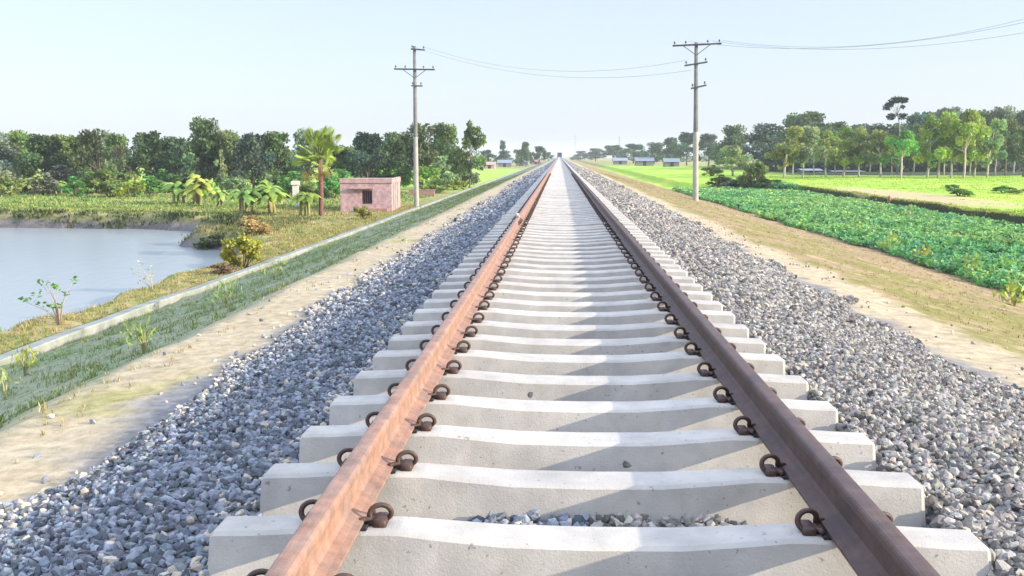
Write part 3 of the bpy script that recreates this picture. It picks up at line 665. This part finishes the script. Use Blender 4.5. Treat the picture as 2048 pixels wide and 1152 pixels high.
# fan palm
def fan_palm():
    p = drop(642, 432); zt = at_y(642, 238, p[1])[2]; H = zt - p[2]
    o = thing("fan_palm", "fan palm with yellow green leaves and reddish trunk beside the pink hut", "palm tree", tuple(p))
    ht = at_y(642, 318, p[1])[2] - p[2]
    m = MB(); zs = np.linspace(-.1, ht, 14); m.tube(np.stack([.05 * np.sin(zs * .8), 0 * zs, zs], -1), .1 + .03 * (np.arange(14) % 2) + np.linspace(.03, .04, 14), 9)
    c = m.build("trunk", M["bark"], o, True); c.color = (.2, .095, .085, 1)
    def fans(n, elo, ehi, rad, nm, colr, lo, hi):
        Vs, F3, Cs, nn = [], [], [], 0; st = MB()
        for k in range(n):
            a = k * 2.4 + rng.normal(0, .2); e = rng.uniform(elo, ehi); L_ = rng.uniform(lo, hi)
            d = np.array([math.cos(a) * math.cos(e), math.sin(a) * math.cos(e), math.sin(e)]); c0 = np.array([0, 0, ht - .05]); q = c0 + d * L_
            st.tube([c0, (c0 + q) / 2 + np.array([0, 0, .05]), q], .022, 5, col=(.8, .75, .5))
            s = np.cross(d, (0, 0, 1)); s /= np.linalg.norm(s); nrm = np.cross(s, d); ro = rng.normal(0, .7); s, nrm = s * math.cos(ro) + nrm * math.sin(ro), nrm * math.cos(ro) - s * math.sin(ro); tint = rng.uniform(.7, 1.25); rr = rad * rng.uniform(.85, 1.15)
            N_ = 17
            for j in range(N_):
                t0 = -2.1 + 4.2 * j / N_; dt = 4.2 / N_ * .3
                def dirv(t): return d * math.cos(t) + s * math.sin(t)
                mid = q + dirv(t0) * rr * .62 + nrm * .03
                tip = q + dirv(t0) * rr * (1 - .12 * abs(t0) / 2) - np.array([0, 0, .12 * rr])
                V = [q, q + dirv(t0 - dt) * rr * .6 - nrm * .02, tip, q + dirv(t0 + dt) * rr * .6 - nrm * .02, mid]
                Vs.append(V); F3 += [(nn, nn + 1, nn + 4), (nn + 1, nn + 2, nn + 4), (nn + 2, nn + 3, nn + 4), (nn + 3, nn, nn + 4)]; nn += 5
                Cs += [[tint] * 3] * 5
        st.add(np.concatenate([np.array(v) for v in Vs]), F3, (), np.array(Cs))
        c = st.build(nm, M["leaf"], o); c.color = (*colr, 1)
    Lr = (H - ht)
    fans(44, -.25, 1.5, Lr * .25, "crown", (.3, .4, .07), Lr * .36, Lr * .72)
    fans(5, -1.2, -.6, Lr * .2, "dead_leaves", (.4, .32, .1), Lr * .3, Lr * .5)
fan_palm()
# right hand plantation: back row, then trees with bare pale trunks
for i, (px, top, w, Y, c, lab) in enumerate([
    (1536, 250, 90, 205, BLUE, "dark blue green tree at the left end of the right plantation"),
    (1604, 226, 110, 215, DARK, "big dark domed tree behind the left part of the right plantation"),
    (1660, 244, 90, 205, DARK, "dark tree behind the gap left of the three bare light trunks"),
    (1722, 246, 90, 210, BLUE, "dark back tree behind the yellowish crown of the right plantation"),
    (1778, 250, 80, 205, DARK, "dark back tree below the tall tufted tree"),
    (1832, 226, 90, 200, BLUE, "navy dark back tree right of the tall tufted tree"),
    (1890, 214, 90, 215, GREY, "greyish back tree topping the right plantation"),
    (1950, 222, 90, 205, DARK, "dark back tree behind the rightmost yellowish crowns"),
    (1994, 216, 70, 200, GREY, "grey tufted back tree left of the photo's right edge"),
    (2040, 222, 90, 196, BLUE, "dark tree cut by the right edge of the photo")]):
    T("broadleaf_tree", "tree", lab, PB[i % 4], px, top, w, None, Y, c, (.1, .09, .09), RT)
for i, (px, top, w, base, c, lab) in enumerate([
    (1566, 252, 70, 357, OLIVE, "leftmost bare trunked tree of the right plantation, olive crown"),
    (1604, 250, 66, 357, PALE, "pale trunked tree with forked stem, second in the right plantation"),
    (1652, 258, 56, 355, OLIVE, "small olive tree between forked pale tree and yellowish crown"),
    (1688, 250, 66, 354, (.3, .36, .07), "yellowish crown on a pale trunk in the middle of the plantation"),
    (1718, 252, 60, 354, OLIVE, "olive tree just right of the yellowish middle crown"),
    (1762, 262, 60, 354, MIDG, "green tree right below the tall tufted tree"),
    (1800, 258, 62, 357, GREEN, "fresh green tree with slanting white trunk at the edge of rice field"),
    (1855, 226, 70, 356, (.26, .34, .06), "tall yellow green tree, first of the white trunks on the right"),
    (1874, 222, 64, 356, LIME, "tall lime tree beside the first white trunk on the right"),
    (1902, 234, 60, 356, OLIVE, "olive tree in the middle of the white trunk row"),
    (1926, 216, 66, 356, (.26, .34, .06), "tall yellow green tree with curved limbs right of the row's middle"),
    (1948, 228, 62, 355, LIME, "lime tree near the right end of the white trunk row"),
    (1972, 236, 60, 355, PALE, "last pale tree of the white trunk row"),
    (2012, 238, 60, 352, DARK, "dark trunked tree near the photo's right edge, in deep shade"),
    (2046, 250, 66, 354, DARK, "shaded green tree half cut by the right edge of the photo")]):
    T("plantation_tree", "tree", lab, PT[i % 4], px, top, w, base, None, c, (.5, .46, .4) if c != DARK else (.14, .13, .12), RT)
T("broadleaf_tree", "tree", "pale green round tree standing right of the right utility pole", PB[2], 1464, 290, 66, 352, None, PALE, (.4, .36, .3))
def tuft_tree():
    Y = 168; p = at_y(1792, 400, Y); p[2] = float(ground_z(p[0], p[1]))
    o = thing("tufted_tree", "tall thin tree whose few dark tufts float above the right plantation", "tree", tuple(p))
    def L_(px, py): return at_y(px, py, Y) - p
    tuf = [(1774, 214, .75), (1781, 207, .7), (1790, 201, .8), (1799, 199, .75), (1808, 201, .6), (1812, 200, .5), (1806, 214, .4), (1782, 233, .75), (1804, 233, .7), (1810, 230, .4)]
    c = [L_(a, b) for a, b, _ in tuf]
    m = MB(); top = L_(1794, 215); m.tube([(0, 0, -.3), (.2, 0, 4), (-.05, .1, 8), top], [.2, .16, .1, .05], 7)
    for q in c: m.tube([np.array([top[0] * .9, .1, top[2] - 1.4]), (q + top) / 2 - np.array([0, 0, .25]), q], [.05, .035, .02], 5)
    t = m.build("trunk", M["bark"], o, True); t.color = (.3, .28, .28, 1)
    cr = link("crown", crown_mesh("tuft_crown", c, [a[2] for a in tuf], 1500, .3), o); cr.color = (.035, .05, .035, 1)
tuft_tree()
# right hand shrubs and bushes
for i, (px, top, w, base, c, lab) in enumerate([
    (1506, 306, 50, 380, MIDG, "pointed green bush right of the pale round tree"),
    (1440, 344, 50, 376, DARK, "dark low bush just right of the pole foot"),
    (1478, 348, 56, 378, BLUE, "dark bush below the pale round tree"),
    (1530, 352, 56, 378, DARK, "dark bush at the left corner of the rice field"),
    (1424, 326, 40, 352, OLIVE, "small olive bush in the bright field right of the pole"),
    (1920, 372, 52, 392, GREEN, "larger green bush lying in the rice field"),
    (1905, 366, 26, 378, GREEN, "small green bush behind the larger rice field bush"),
    (2008, 368, 40, 386, GREEN, "green bush in the rice field near the right edge"),
    (2034, 374, 30, 388, OLIVE, "olive bush at the right edge of the rice field")]):
    T("bush", "bush", lab, PS[i % 3], px, top, w, base, None, c, (.16, .13, .1), "bushes about the rice field", .9, SN)
for i, (px, top, w, Y, c, lab) in enumerate([
    (1570, 262, 90, 238, BLUE, "navy rear tree seen between the dark left end tree and the domed tree"), (1632, 256, 90, 240, DARK, "dark rear tree on the right flank of the domed tree"),
    (1692, 258, 90, 236, BLUE, "navy rear tree behind the yellowish middle crown"), (1750, 258, 80, 242, DARK, "dark rear tree left of the tufted tree's trunk"),
    (1806, 250, 80, 238, BLUE, "navy rear tree right of the tufted tree's trunk"), (1862, 244, 80, 240, DARK, "dark rear tree behind the first white trunks"),
    (1920, 240, 80, 236, BLUE, "navy rear tree behind the middle of the white trunk row"), (1974, 240, 80, 241, DARK, "dark rear tree behind the last pale tree of the white trunk row"),
    (2022, 240, 80, 237, BLUE, "navy rear tree between the last two trees at the right edge")]):
    T("broadleaf_tree", "tree", lab, PB[(i + 2) % 4], px, top, w, None, Y, c, (.1, .09, .09), RT)
for i, (px, top, base, c, lab) in enumerate([
    (1584, 262, 350, MIDG, "slim green tree between the olive crown and the forked pale tree"), (1628, 256, 349, OLIVE, "slim olive tree just right of the forked pale tree"),
    (1670, 262, 349, MIDG, "slim green tree touching the yellowish middle crown from the left"), (1738, 258, 349, OLIVE, "slim olive tree left of the tufted tree"),
    (1782, 268, 350, MIDG, "slim green tree straight below the tufted tree"), (1826, 246, 350, MIDG, "slim green tree left of the first white trunk"),
    (1888, 236, 350, PALE, "slim pale tree set back between the tall lime and middle olive trees"), (1938, 232, 350, OLIVE, "slim olive tree set back behind the curved limbs"),
    (1990, 240, 349, MIDG, "slim green tree right of the last pale tree"), (2028, 244, 348, OLIVE, "slim olive tree between the two shaded trees at the right edge")]):
    T("plantation_tree", "tree", lab, PT[(i + 1) % 4], px, top, 46, base, None, c, (.45, .42, .37), RT)
LM = ('left end', 'forked tree', 'olive tree', 'yellowish crown', 'middle gap', 'tufted tree', 'slanting trunk', 'navy back tree', 'first white trunks', 'middle olive crown', 'curved limbs', 'last pale trunk', 'grey tufted tree', 'shaded trunk', 'right edge trees')
for i in range(15):              # a rear row that closes the view through the plantation
    px = 1548 + i * 35; top = float(np.interp(px, [1548, 1600, 1680, 1780, 1860, 1900, 2048], [262, 240, 256, 258, 238, 228, 226])) + rng.uniform(-6, 8)
    T("broadleaf_tree", "tree", f"farthest dark tree closing the view behind the {LM[i]} of the right plantation", PB[(i * 3) % 4], px, top, 76, None, 222 + 9 * (i % 3), (BLUE, DARK)[i % 2], (.1, .09, .09), RT)
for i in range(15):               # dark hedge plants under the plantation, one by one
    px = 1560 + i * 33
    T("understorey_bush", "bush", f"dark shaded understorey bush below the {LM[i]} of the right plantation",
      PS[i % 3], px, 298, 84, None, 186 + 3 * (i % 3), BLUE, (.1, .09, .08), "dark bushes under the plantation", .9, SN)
# hazy trees in the distance
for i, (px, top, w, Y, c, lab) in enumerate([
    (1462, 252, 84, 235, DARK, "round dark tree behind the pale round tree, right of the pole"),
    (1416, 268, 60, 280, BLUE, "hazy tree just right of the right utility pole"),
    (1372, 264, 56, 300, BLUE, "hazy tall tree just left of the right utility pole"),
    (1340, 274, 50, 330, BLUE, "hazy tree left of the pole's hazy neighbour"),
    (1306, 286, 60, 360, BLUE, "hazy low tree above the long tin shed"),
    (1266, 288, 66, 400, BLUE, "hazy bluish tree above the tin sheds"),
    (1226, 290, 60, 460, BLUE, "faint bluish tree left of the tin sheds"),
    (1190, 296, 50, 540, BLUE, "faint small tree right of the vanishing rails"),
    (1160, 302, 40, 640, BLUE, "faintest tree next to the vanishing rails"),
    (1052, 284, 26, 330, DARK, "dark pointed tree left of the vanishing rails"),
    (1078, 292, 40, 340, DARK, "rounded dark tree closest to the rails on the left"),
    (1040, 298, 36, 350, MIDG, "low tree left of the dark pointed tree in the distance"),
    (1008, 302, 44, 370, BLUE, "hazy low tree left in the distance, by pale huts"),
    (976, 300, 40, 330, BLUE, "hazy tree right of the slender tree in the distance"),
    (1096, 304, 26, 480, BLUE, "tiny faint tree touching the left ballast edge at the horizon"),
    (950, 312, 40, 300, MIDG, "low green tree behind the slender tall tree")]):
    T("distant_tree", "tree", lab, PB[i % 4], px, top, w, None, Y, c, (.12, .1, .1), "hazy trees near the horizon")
T("distant_palm", "palm tree", "thin faint palm like tree in the distance left of the rails", PT[1], 1006, 280, 18, None, 380, BLUE, (.25, .22, .2))

# far off woods that close the horizon
def woods():
    c, r = [], []
    for x0, x1, y0 in ((-420, -25, 190), (-300, -30, 420), (30, 260, 620), (60, 380, 262), (26, 170, 480)):
        for x in np.arange(x0, x1, 5.0): c.append((x + rng.normal(0, 2), y0 + rng.uniform(-10, 25), -2 + rng.uniform(1.5, 5))); r.append(rng.uniform(2.5, 4.2))
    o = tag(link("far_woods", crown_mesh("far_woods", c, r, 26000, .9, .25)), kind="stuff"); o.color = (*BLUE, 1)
woods()

# saplings and weeds near the camera
def sapling(name, cat, px, base, tips, colr, stemc, lab, lsz, nl=9, sp=.09, group=None):
    p = drop(px, base); o = thing(name, lab, cat, tuple(p), 0, group); s = MB(); P, D, Sz = [], [], []
    for (a, b) in tips:
        q = at_y(a, b, p[1] + rng.normal(0, .12)) - p; mid = np.array([q[0] * .35, q[1] * .4, q[2] * .6]); s.tube([(0, 0, -.05), mid * .5 + np.array([0, 0, .02]), mid, q], [.014, .011, .008, .004], 5)
        for k in range(nl):
            P.append(q + rng.normal(0, sp, 3) * np.array([1.2, 1, .8])); D.append(rng.normal(0, 1, 3) * np.array([1, 1, .4]) + np.array([0, 0, -.15])); Sz.append(lsz * rng.uniform(.6, 1.3))
    c = s.build("stem", M["bark"], o, True); c.color = (*stemc, 1)
    V, f = leafquads(np.array(P), np.array(D) * (np.array([.5, .5, 1]) if name == 'weed' else 1) + (np.array([0, 0, .9]) if name == 'weed' else 0), np.array(Sz), .22 if name == 'weed' and px < 1000 else .5)
    c = link("leaves", mesh_np("leaves", V, [f], M["leaf"], np.repeat(rng.uniform(.7, 1.3, (len(P), 1)) * np.ones((1, 3)), 4, 0)), o); c.color = (*colr, 1)
sapling("sapling", "sapling", 120, 652, [(92, 566), (102, 570), (84, 568), (146, 562), (48, 602), (70, 606), (76, 590), (134, 588), (122, 612), (112, 574), (100, 608)], (.12, .27, .05), (.42, .33, .24), "leafy young sapling leaning over the pond beside the toe wall", .12, 8, .05)
sapling("sapling", "sapling", 304, 584, [(268, 545), (276, 528), (290, 556), (300, 536), (306, 550), (284, 562)], (.42, .42, .24), (.48, .4, .3), "pale dried sapling on the pond bank, sparser than its leafy neighbour", .1, 6, .07)
for i, (px, base, tops, col_, lab) in enumerate([
    (290, 706, [(262, 664), (276, 648), (290, 656), (300, 668), (270, 680), (284, 676)], (.26, .34, .12), "tall grassy weed standing on the shaded slope below the dried sapling"),
    (50, 752, [(40, 712), (56, 704), (66, 716), (48, 728), (60, 732)], (.32, .36, .06), "yellow green weed growing over the toe wall near the left edge"),
    (10, 800, [(2, 752), (14, 760), (8, 774)], (.3, .36, .15), "pale weed on the slope at the left edge of the photo"),
    (452, 612, [(440, 580), (456, 574), (466, 588), (448, 594)], (.24, .33, .1), "small green weed halfway up the shaded slope"),
    (548, 560, [(540, 538), (552, 532), (560, 544)], (.28, .34, .1), "small weed near the toe wall, farther along the slope"),
    (1780, 508, [(1776, 484), (1786, 470), (1794, 482), (1784, 492)], (.38, .44, .08), "yellow green weed at the crop edge, farthest of the row"),
    (1846, 528, [(1838, 512), (1848, 498), (1842, 506)], (.44, .4, .08), "yellowish weed at the crop edge, second farthest"),
    (1944, 556, [(1932, 520), (1946, 512), (1956, 526), (1942, 534)], (.3, .42, .08), "green weed leaning out of the crop edge near the right side"),
    (2010, 548, [(1998, 528), (2012, 516), (2022, 530), (2016, 538)], (.26, .42, .06), "bright green weed among the dark crop near the right edge"),
    (2030, 612, [(2016, 586), (2028, 574), (2040, 590), (2024, 598), (2034, 600)], (.36, .42, .08), "yellow weed on the brown slope at the right edge"),
    (1760, 432, [(1752, 412), (1762, 404), (1770, 416)], (.3, .4, .14), "pale tall weed sticking up against the dark bund, left one"),
    (1820, 446, [(1812, 424), (1822, 416), (1828, 430)], (.34, .4, .14), "pale tall weed sticking up against the dark bund, middle one"),
    (1858, 448, [(1850, 434), (1862, 428), (1868, 438)], (.26, .4, .12), "pale tall weed sticking up against the dark bund, right one")]):
    sapling("weed", "weed", px, base, tops, col_, (.36, .34, .16), lab, .16 if base < 640 else .12, 12 if base < 640 else 14, .1 if base < 640 else .06, "weeds beside the track")

# ---------------------------------------------------------------- utility poles and wires
def utility_pole(base_pt, top_z, lab, arms, rz, lean=0):
    o = thing("utility_pole", lab, "utility pole", tuple(base_pt), rz); H = top_z - base_pt[2]; hs = H * .44
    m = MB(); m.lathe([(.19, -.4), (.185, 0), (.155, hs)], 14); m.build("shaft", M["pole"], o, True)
    m = MB(); m.lathe([(.153, hs + .002), (.105, H), (0, H)], 14); m.build("upper_shaft", M["polegrey"], o, True)  # upper shaft set in a darker grey than the lower one
    pts = {}
    for k, (z, x0, x1, tilt, ang) in enumerate(arms):
        ca, sa = math.cos(ang), math.sin(ang); c = MB()
        yo = -.16
        ring = lambda x: [(x, yo - .05, z + tilt * x - .05), (x, yo + .05, z + tilt * x - .05), (x, yo + .05, z + tilt * x + .05), (x, yo - .05, z + tilt * x + .05)]
        V = np.array(ring(x0) + ring(x1)); c.add(V, (), [(3, 2, 1, 0), (4, 5, 6, 7), (0, 1, 5, 4), (1, 2, 6, 5), (2, 3, 7, 6), (3, 0, 4, 7)])
        arm = c.build("crossarm", M["iron"], o, rot=(0, 0, ang))
        if x1 - x0 > 1.6:
            b = MB()
            for xe in (x0 * .55, x1 * .55): b.tube([(xe, yo, z + tilt * xe - .04), (0, -.1, z - .62)], .022, 5)
            b.build("brace", M["iron"], o, rot=(0, 0, ang))
        xi = [x0 + .1, x1 - .1] if x1 - x0 < 1.6 else [x0 + .12, x0 * .45, x1 * .45, x1 - .12]
        for j, x in enumerate(xi):
            b = MB(); b.lathe([(.016, 0), (.016, .07), (.06, .08), (.066, .11), (.04, .13), (.058, .15), (.045, .2), (0, .21)], 10, (x, yo, z + tilt * x + .05)); b.build("insulator", M["glazed"], arm)
            w = np.array([x * ca - yo * sa, x * sa + yo * ca, z + tilt * x + .22]); cz, sz = math.cos(rz), math.sin(rz)
            pts[(k, j)] = np.array(base_pt) + np.array([w[0] * cz - w[1] * sz, w[0] * sz + w[1] * cz, w[2]])
    return o, pts
pl = drop(833, 414); zl = at_y(829, 92, pl[1])[2]
pr = drop(1391, 401); zr = at_y(1381, 85, pr[1])[2]
zat = lambda px, py, p: at_y(px, py, p[1])[2] - p[2]
ol, PLp = utility_pole(pl, zl, "grey pole left of the track beside the pink hut, crossarm below its top", [(zat(829, 99, pl), -.25, .75, -.06, .1), (zat(829, 139, pl), -1.45, 1.45, -.02, 0), (zat(829, 172, pl), -.3, .5, 0, .4)], 0)
orr, PRp = utility_pole(pr, zr, "grey pole right of the track at the edge of the green crop, crossarm on top", [(zat(1381, 90, pr), -1.45, 1.5, .02, 0), (zat(1381, 128, pr), -.75, .65, .14, .1), (zat(1381, 175, pr), -.35, .6, .2, .1)], 0)
orr.rotation_euler.y = -.02
def wire(a, b, sag, lab, grp):
    t = np.linspace(0, 1, 40)[:, None]; P = a * (1 - t) + b * t - np.array([0, 0, 1]) * sag * 4 * t * (1 - t); c = P[0].copy(); m = MB(); m.tube(P - c, .011, 5)
    tag(m.build("overhead_wire", M["wire"], None, True, loc=tuple(c)), lab, "wire", grp)
g = "wires crossing over the track"
wire(PLp[(0, 1)], PRp[(1, 0)] + np.array([0, 0, .12]), 1.15, "upper thin wire sagging between the two poles over the track", g)
wire(PLp[(0, 0)], PRp[(2, 0)] + np.array([0, 0, .9]), 1.2, "lower thin wire sagging between the two poles over the track", g)
g = "wires leaving the right pole"
e1 = at_y(2300, -42, 52.0); e2 = at_y(2300, 12, 50.0); e3 = at_y(2300, -20, 48.0)
wire(PRp[(0, 3)], e1, 1.5, "topmost wire running from right pole out of the upper right corner", g)
wire(PRp[(0, 2)], e2, 1.15, "lowest wire running from right pole out of the photo's right edge", g)
wire(PRp[(0, 1)], e3, 1.3, "middle wire running from right pole out of the photo's right edge", g)

# ---------------------------------------------------------------- pink hut and neighbours
def hut():
    p = drop(784, 424); x1 = p[0]; y0 = p[1]; zb = p[2] - .35
    W = 103 * y0 / F; D = 5.2; Ht = at_y(760, 358, y0)[2] - zb
    o = thing("hut", "small flat roofed pink plastered hut with one dark window by the slope", "hut", (x1, y0, zb), R(3))
    m = MB(); wx0, wx1, wz0, wz1 = -W + W * .42, -W + W * .62, .35 + .52, .35 + 1.42   # front wall with its opening
    T_ = .22
    for lo, hi in (((-W, 0, 0), (wx0, T_, Ht - .3)), ((wx1, 0, 0), (0, T_, Ht - .3)), ((wx0, 0, 0), (wx1, T_, wz0)), ((wx0, 0, wz1), (wx1, T_, Ht - .3))): m.box(lo, hi)
    m.box((-W, T_, 0), (-W + T_, D, Ht - .3)); m.box((-W + T_, D - T_, 0), (0, D, Ht - .3))
    m.build("wall", M["plaster"], o)
    m = MB(); m.box((-T_, T_, 0), (0, D - T_, Ht - .3)); m.box((.001, .9, .25), (.05, 1.15, Ht - .32)); m.box((.001, 3.2, .25), (.05, 3.45, Ht - .32)); m.build("side_wall", M["plaster_pale"], o)
    m = MB(); m.box((-W - .05, -.06, Ht - .298), (.05, D + .05, Ht - .04), .03); m.box((-W - .04, -.05, Ht - .039), (.04, .1, Ht + .05), .02); m.box((-.1, .103, Ht - .039), (.04, D, Ht + .05), .02)
    m.build("roof", M["plaster_pale"], o)
    f = MB(); t = .06
    for lo, hi in (((wx0, .03, wz0), (wx0 + t, .12, wz1)), ((wx1 - t, .03, wz0), (wx1, .12, wz1)), ((wx0 + t, .03, wz0), (wx1 - t, .12, wz0 + t)), ((wx0 + t, .03, wz1 - t), (wx1 - t, .12, wz1))): f.box(lo, hi)
    for q in (.3, .5, .7):
        xx = wx0 + (wx1 - wx0) * q; f.box((xx - .012, .06, wz0 + t), (xx + .012, .09, wz1 - t))
    wn = f.build("window", M["frame"], o)
    m = MB(); m.box((wx0 + t, .1, wz0 + t), (wx1 - t, .115, wz1 - t)); m.build("window_panel", M["dark"], wn)  # near-black panel behind the bars of the opening
    m = MB(); m.box((wx0 - .75, -.3, wz1 + .1), (wx1 + .12, -.001, wz1 + .18), .01); m.build("sunshade", M["plaster_pale"], o)
    m = MB(); m.box((-W * .62, -.22, 0), (-.25, -.002, .62), .03); m.build("plinth", M["brick"], o)
hut()
p = drop(592, 412)
o = thing("pillar", "whitish square pillar with a capped top between banana plants and palm", "pillar", tuple(p), R(10)); h = at_y(592, 362, p[1])[2] - p[2]
m = MB(); m.box((-.22, -.22, -.3), (.22, .22, h - .3), .02); m.build("shaft", M["pillar"], o); m = MB(); m.box((-.3, -.3, h - .298), (.3, .3, h), .03); m.build("cap", M["pillar"], o)
p = drop(816, 398)
m = MB(); m.box((-1.0, 0, -.3), (1.4, .25, .5), .02); m.box((-1.05, -.03, .502), (1.45, .28, .56), .02)
tag(m.build("brick_wall", M["brick"], loc=(p[0], p[1] + 7, p[2])), "low reddish brick wall behind the left utility pole", "wall")
m = MB(); m.lathe([(.12, -.1), (.13, .3), (.1, .5), (.02, .56)], 9); p = drop(1778, 408)
so = tag(m.build("stump", M["bark"], None, True, loc=tuple(p)), "small brown stump on the dark bund edge of rice field", "stump"); so.color = (.3, .17, .1, 1)
# tin sheds
def shed(px, base_Y, wpx, ridge_py, lab, roofc=M["tin"], wallm=M["wallmud"], group="small sheds near the horizon"):
    p = at_y(px, 330, base_Y); p[2] = float(ground_z(p[0], p[1])); W = wpx * base_Y / F / 2; H = at_y(px, ridge_py, base_Y)[2] - p[2]; Dp = 2.4; e = H * .62
    o = thing("shed", lab, "shed", tuple(p), 0, group)
    m = MB(); m.box((-W, -Dp, -.2), (W, Dp, e)); m.add([(-W, -Dp, e), (-W, Dp, e), (-W, 0, H - .1), (W, -Dp, e), (W, Dp, e), (W, 0, H - .1)], [(0, 2, 1), (3, 4, 5)]); m.build("wall", wallm, o)
    m = MB(); a = .35; s = (H - e) / Dp
    V = []
    for z in (0, .07):
        V += [(-W - a, -Dp - a, e - a * s + z), (W + a, -Dp - a, e - a * s + z), (W + a, 0, H + z), (-W - a, 0, H + z), (-W - a, Dp + a, e - a * s + z), (W + a, Dp + a, e - a * s + z)]
    m.add(V, (), [(3, 2, 1, 0), (4, 5, 2, 3), (6, 7, 8, 9), (9, 8, 11, 10), (0, 1, 7, 6), (5, 4, 10, 11), (1, 2, 8, 7), (2, 5, 11, 8), (4, 3, 9, 10), (3, 0, 6, 9)]); m.build("roof", roofc, o)
    m = MB(); m.box((-.45, -Dp - .03, 0), (.45, -Dp - .002, min(1.9, e * .9))); m.build("door", M["dark"], o)
shed(1288, 300, 34, 315, "bluish tin roofed shed nearest the middle of the far right sheds")
shed(1342, 270, 28, 317, "tin roofed shed just left of the right utility pole")
shed(1240, 340, 26, 316, "smallest tin shed, farthest left beyond the bright field")
shed(1618, 178, 34, 338, "pale tin roofed shed among the trunks of right plantation's left part")
shed(1690, 176, 56, 342, "long low pale shed under the yellowish plantation crown")
shed(1010, 330, 26, 320, "pale hut beyond the far field left of the rails")
shed(1044, 380, 24, 319, "grey hut left of the rails near the horizon")
shed(1072, 420, 20, 319, "reddish hut next to the far dark trees left of the rails", M["brick"], M["brick"])
shed(980, 290, 20, 324, "pinkish hut behind the bright field left of the rails", M["plaster_pale"], M["plaster"])

# faint masts on the horizon
for px, top, Y, lab in ((1150, 270, 900, "faint thin mast on the horizon straight above the rails' right side"), (1238, 272, 760, "faint thin mast on the horizon above the tin sheds")):
    p = at_y(px, 330, Y); p[2] = -2; H = at_y(px, top, Y)[2] + 2; o = thing("mast", lab, "mast", tuple(p), 0, "faint masts on the horizon"); m = MB()
    for a in range(4):
        ca, sa = math.cos(a * math.pi / 2 + .78), math.sin(a * math.pi / 2 + .78); m.tube([(1.2 * ca, 1.2 * sa, 0), (.2 * ca, .2 * sa, H)], .045, 4)
    m.build("tower", M["iron"], o); m = MB()
    for f in (.7, .82, .94): m.box((-1.5, -.05, H * f), (1.5, .05, H * f + .1))
    m.build("crossarm", M["iron"], o)

# ---------------------------------------------------------------- air, sky, sun
def haze():
    m = bpy.data.materials.new("haze"); m.use_nodes = True; nt = m.node_tree; nt.nodes.remove(nt.nodes["Principled BSDF"]); v = nt.nodes.new("ShaderNodeVolumePrincipled")
    v.inputs["Color"].default_value = (.86, .92, 1, 1); v.inputs["Density"].default_value = .00034; v.inputs["Anisotropy"].default_value = .2
    nt.links.new(v.outputs[0], nt.nodes["Material Output"].inputs["Volume"])
    b = MB(); b.box((-1500, -60, -7), (1500, 2700, 22)); tag(b.build("haze", m), kind="stuff")
HAZE = True
if HAZE: haze()
AZ = R(14); EL = R(17.2)
sd = np.array([math.cos(EL) * math.cos(AZ), -math.cos(EL) * math.sin(AZ), math.sin(EL)])
import mathutils
l = bpy.data.lights.new("sun", 'SUN'); l.energy = 2.9; l.angle = R(.5); l.color = (1, .87, .7)
so = bpy.data.objects.new("sun", l); COL.objects.link(so); so.rotation_euler = mathutils.Vector(sd).to_track_quat('Z', 'Y').to_euler()
w = bpy.data.worlds.new("World"); scene.world = w; w.use_nodes = True; nt = w.node_tree; bg = nt.nodes["Background"]
sk = nt.nodes.new("ShaderNodeTexSky"); sk.sky_type = 'NISHITA'; sk.sun_disc = False; sk.sun_elevation = EL; sk.sun_rotation = math.atan2(sd[0], sd[1])
sk.air_density = 1.0; sk.dust_density = 1.5; sk.ozone_density = 1.5
mx = nt.nodes.new("ShaderNodeMix"); mx.data_type = 'RGBA'; mx.inputs[0].default_value = .7; mx.inputs[7].default_value = (2.36, 2.58, 3.25, 1)
nt.links.new(sk.outputs[0], mx.inputs[6]); 
tcw = nt.nodes.new("ShaderNodeTexCoord"); sx_ = nt.nodes.new("ShaderNodeSeparateXYZ"); nt.links.new(tcw.outputs["Generated"], sx_.inputs[0])
mr = nt.nodes.new("ShaderNodeMapRange"); mr.inputs[1].default_value = .2; mr.inputs[2].default_value = .95; mr.inputs[3].default_value = 1; mr.inputs[4].default_value = 2.9   # unseen upper sky brightened, an added fill for the shadows
nt.links.new(sx_.outputs["Z"], mr.inputs[0])
vm = nt.nodes.new("ShaderNodeVectorMath"); vm.operation = 'SCALE'; nt.links.new(mx.outputs[2], vm.inputs[0]); nt.links.new(mr.outputs[0], vm.inputs["Scale"]); nt.links.new(vm.outputs[0], bg.inputs[0]); bg.inputs[1].default_value = .12
vs = scene.view_settings; vs.view_transform = 'Standard'; vs.look = 'None'; vs.gamma = 1; vs.use_curve_mapping = False; vs.exposure = 1.4
scene.cycles.max_bounces = 6; scene.cycles.volume_bounces = 1; scene.cycles.use_denoising = True
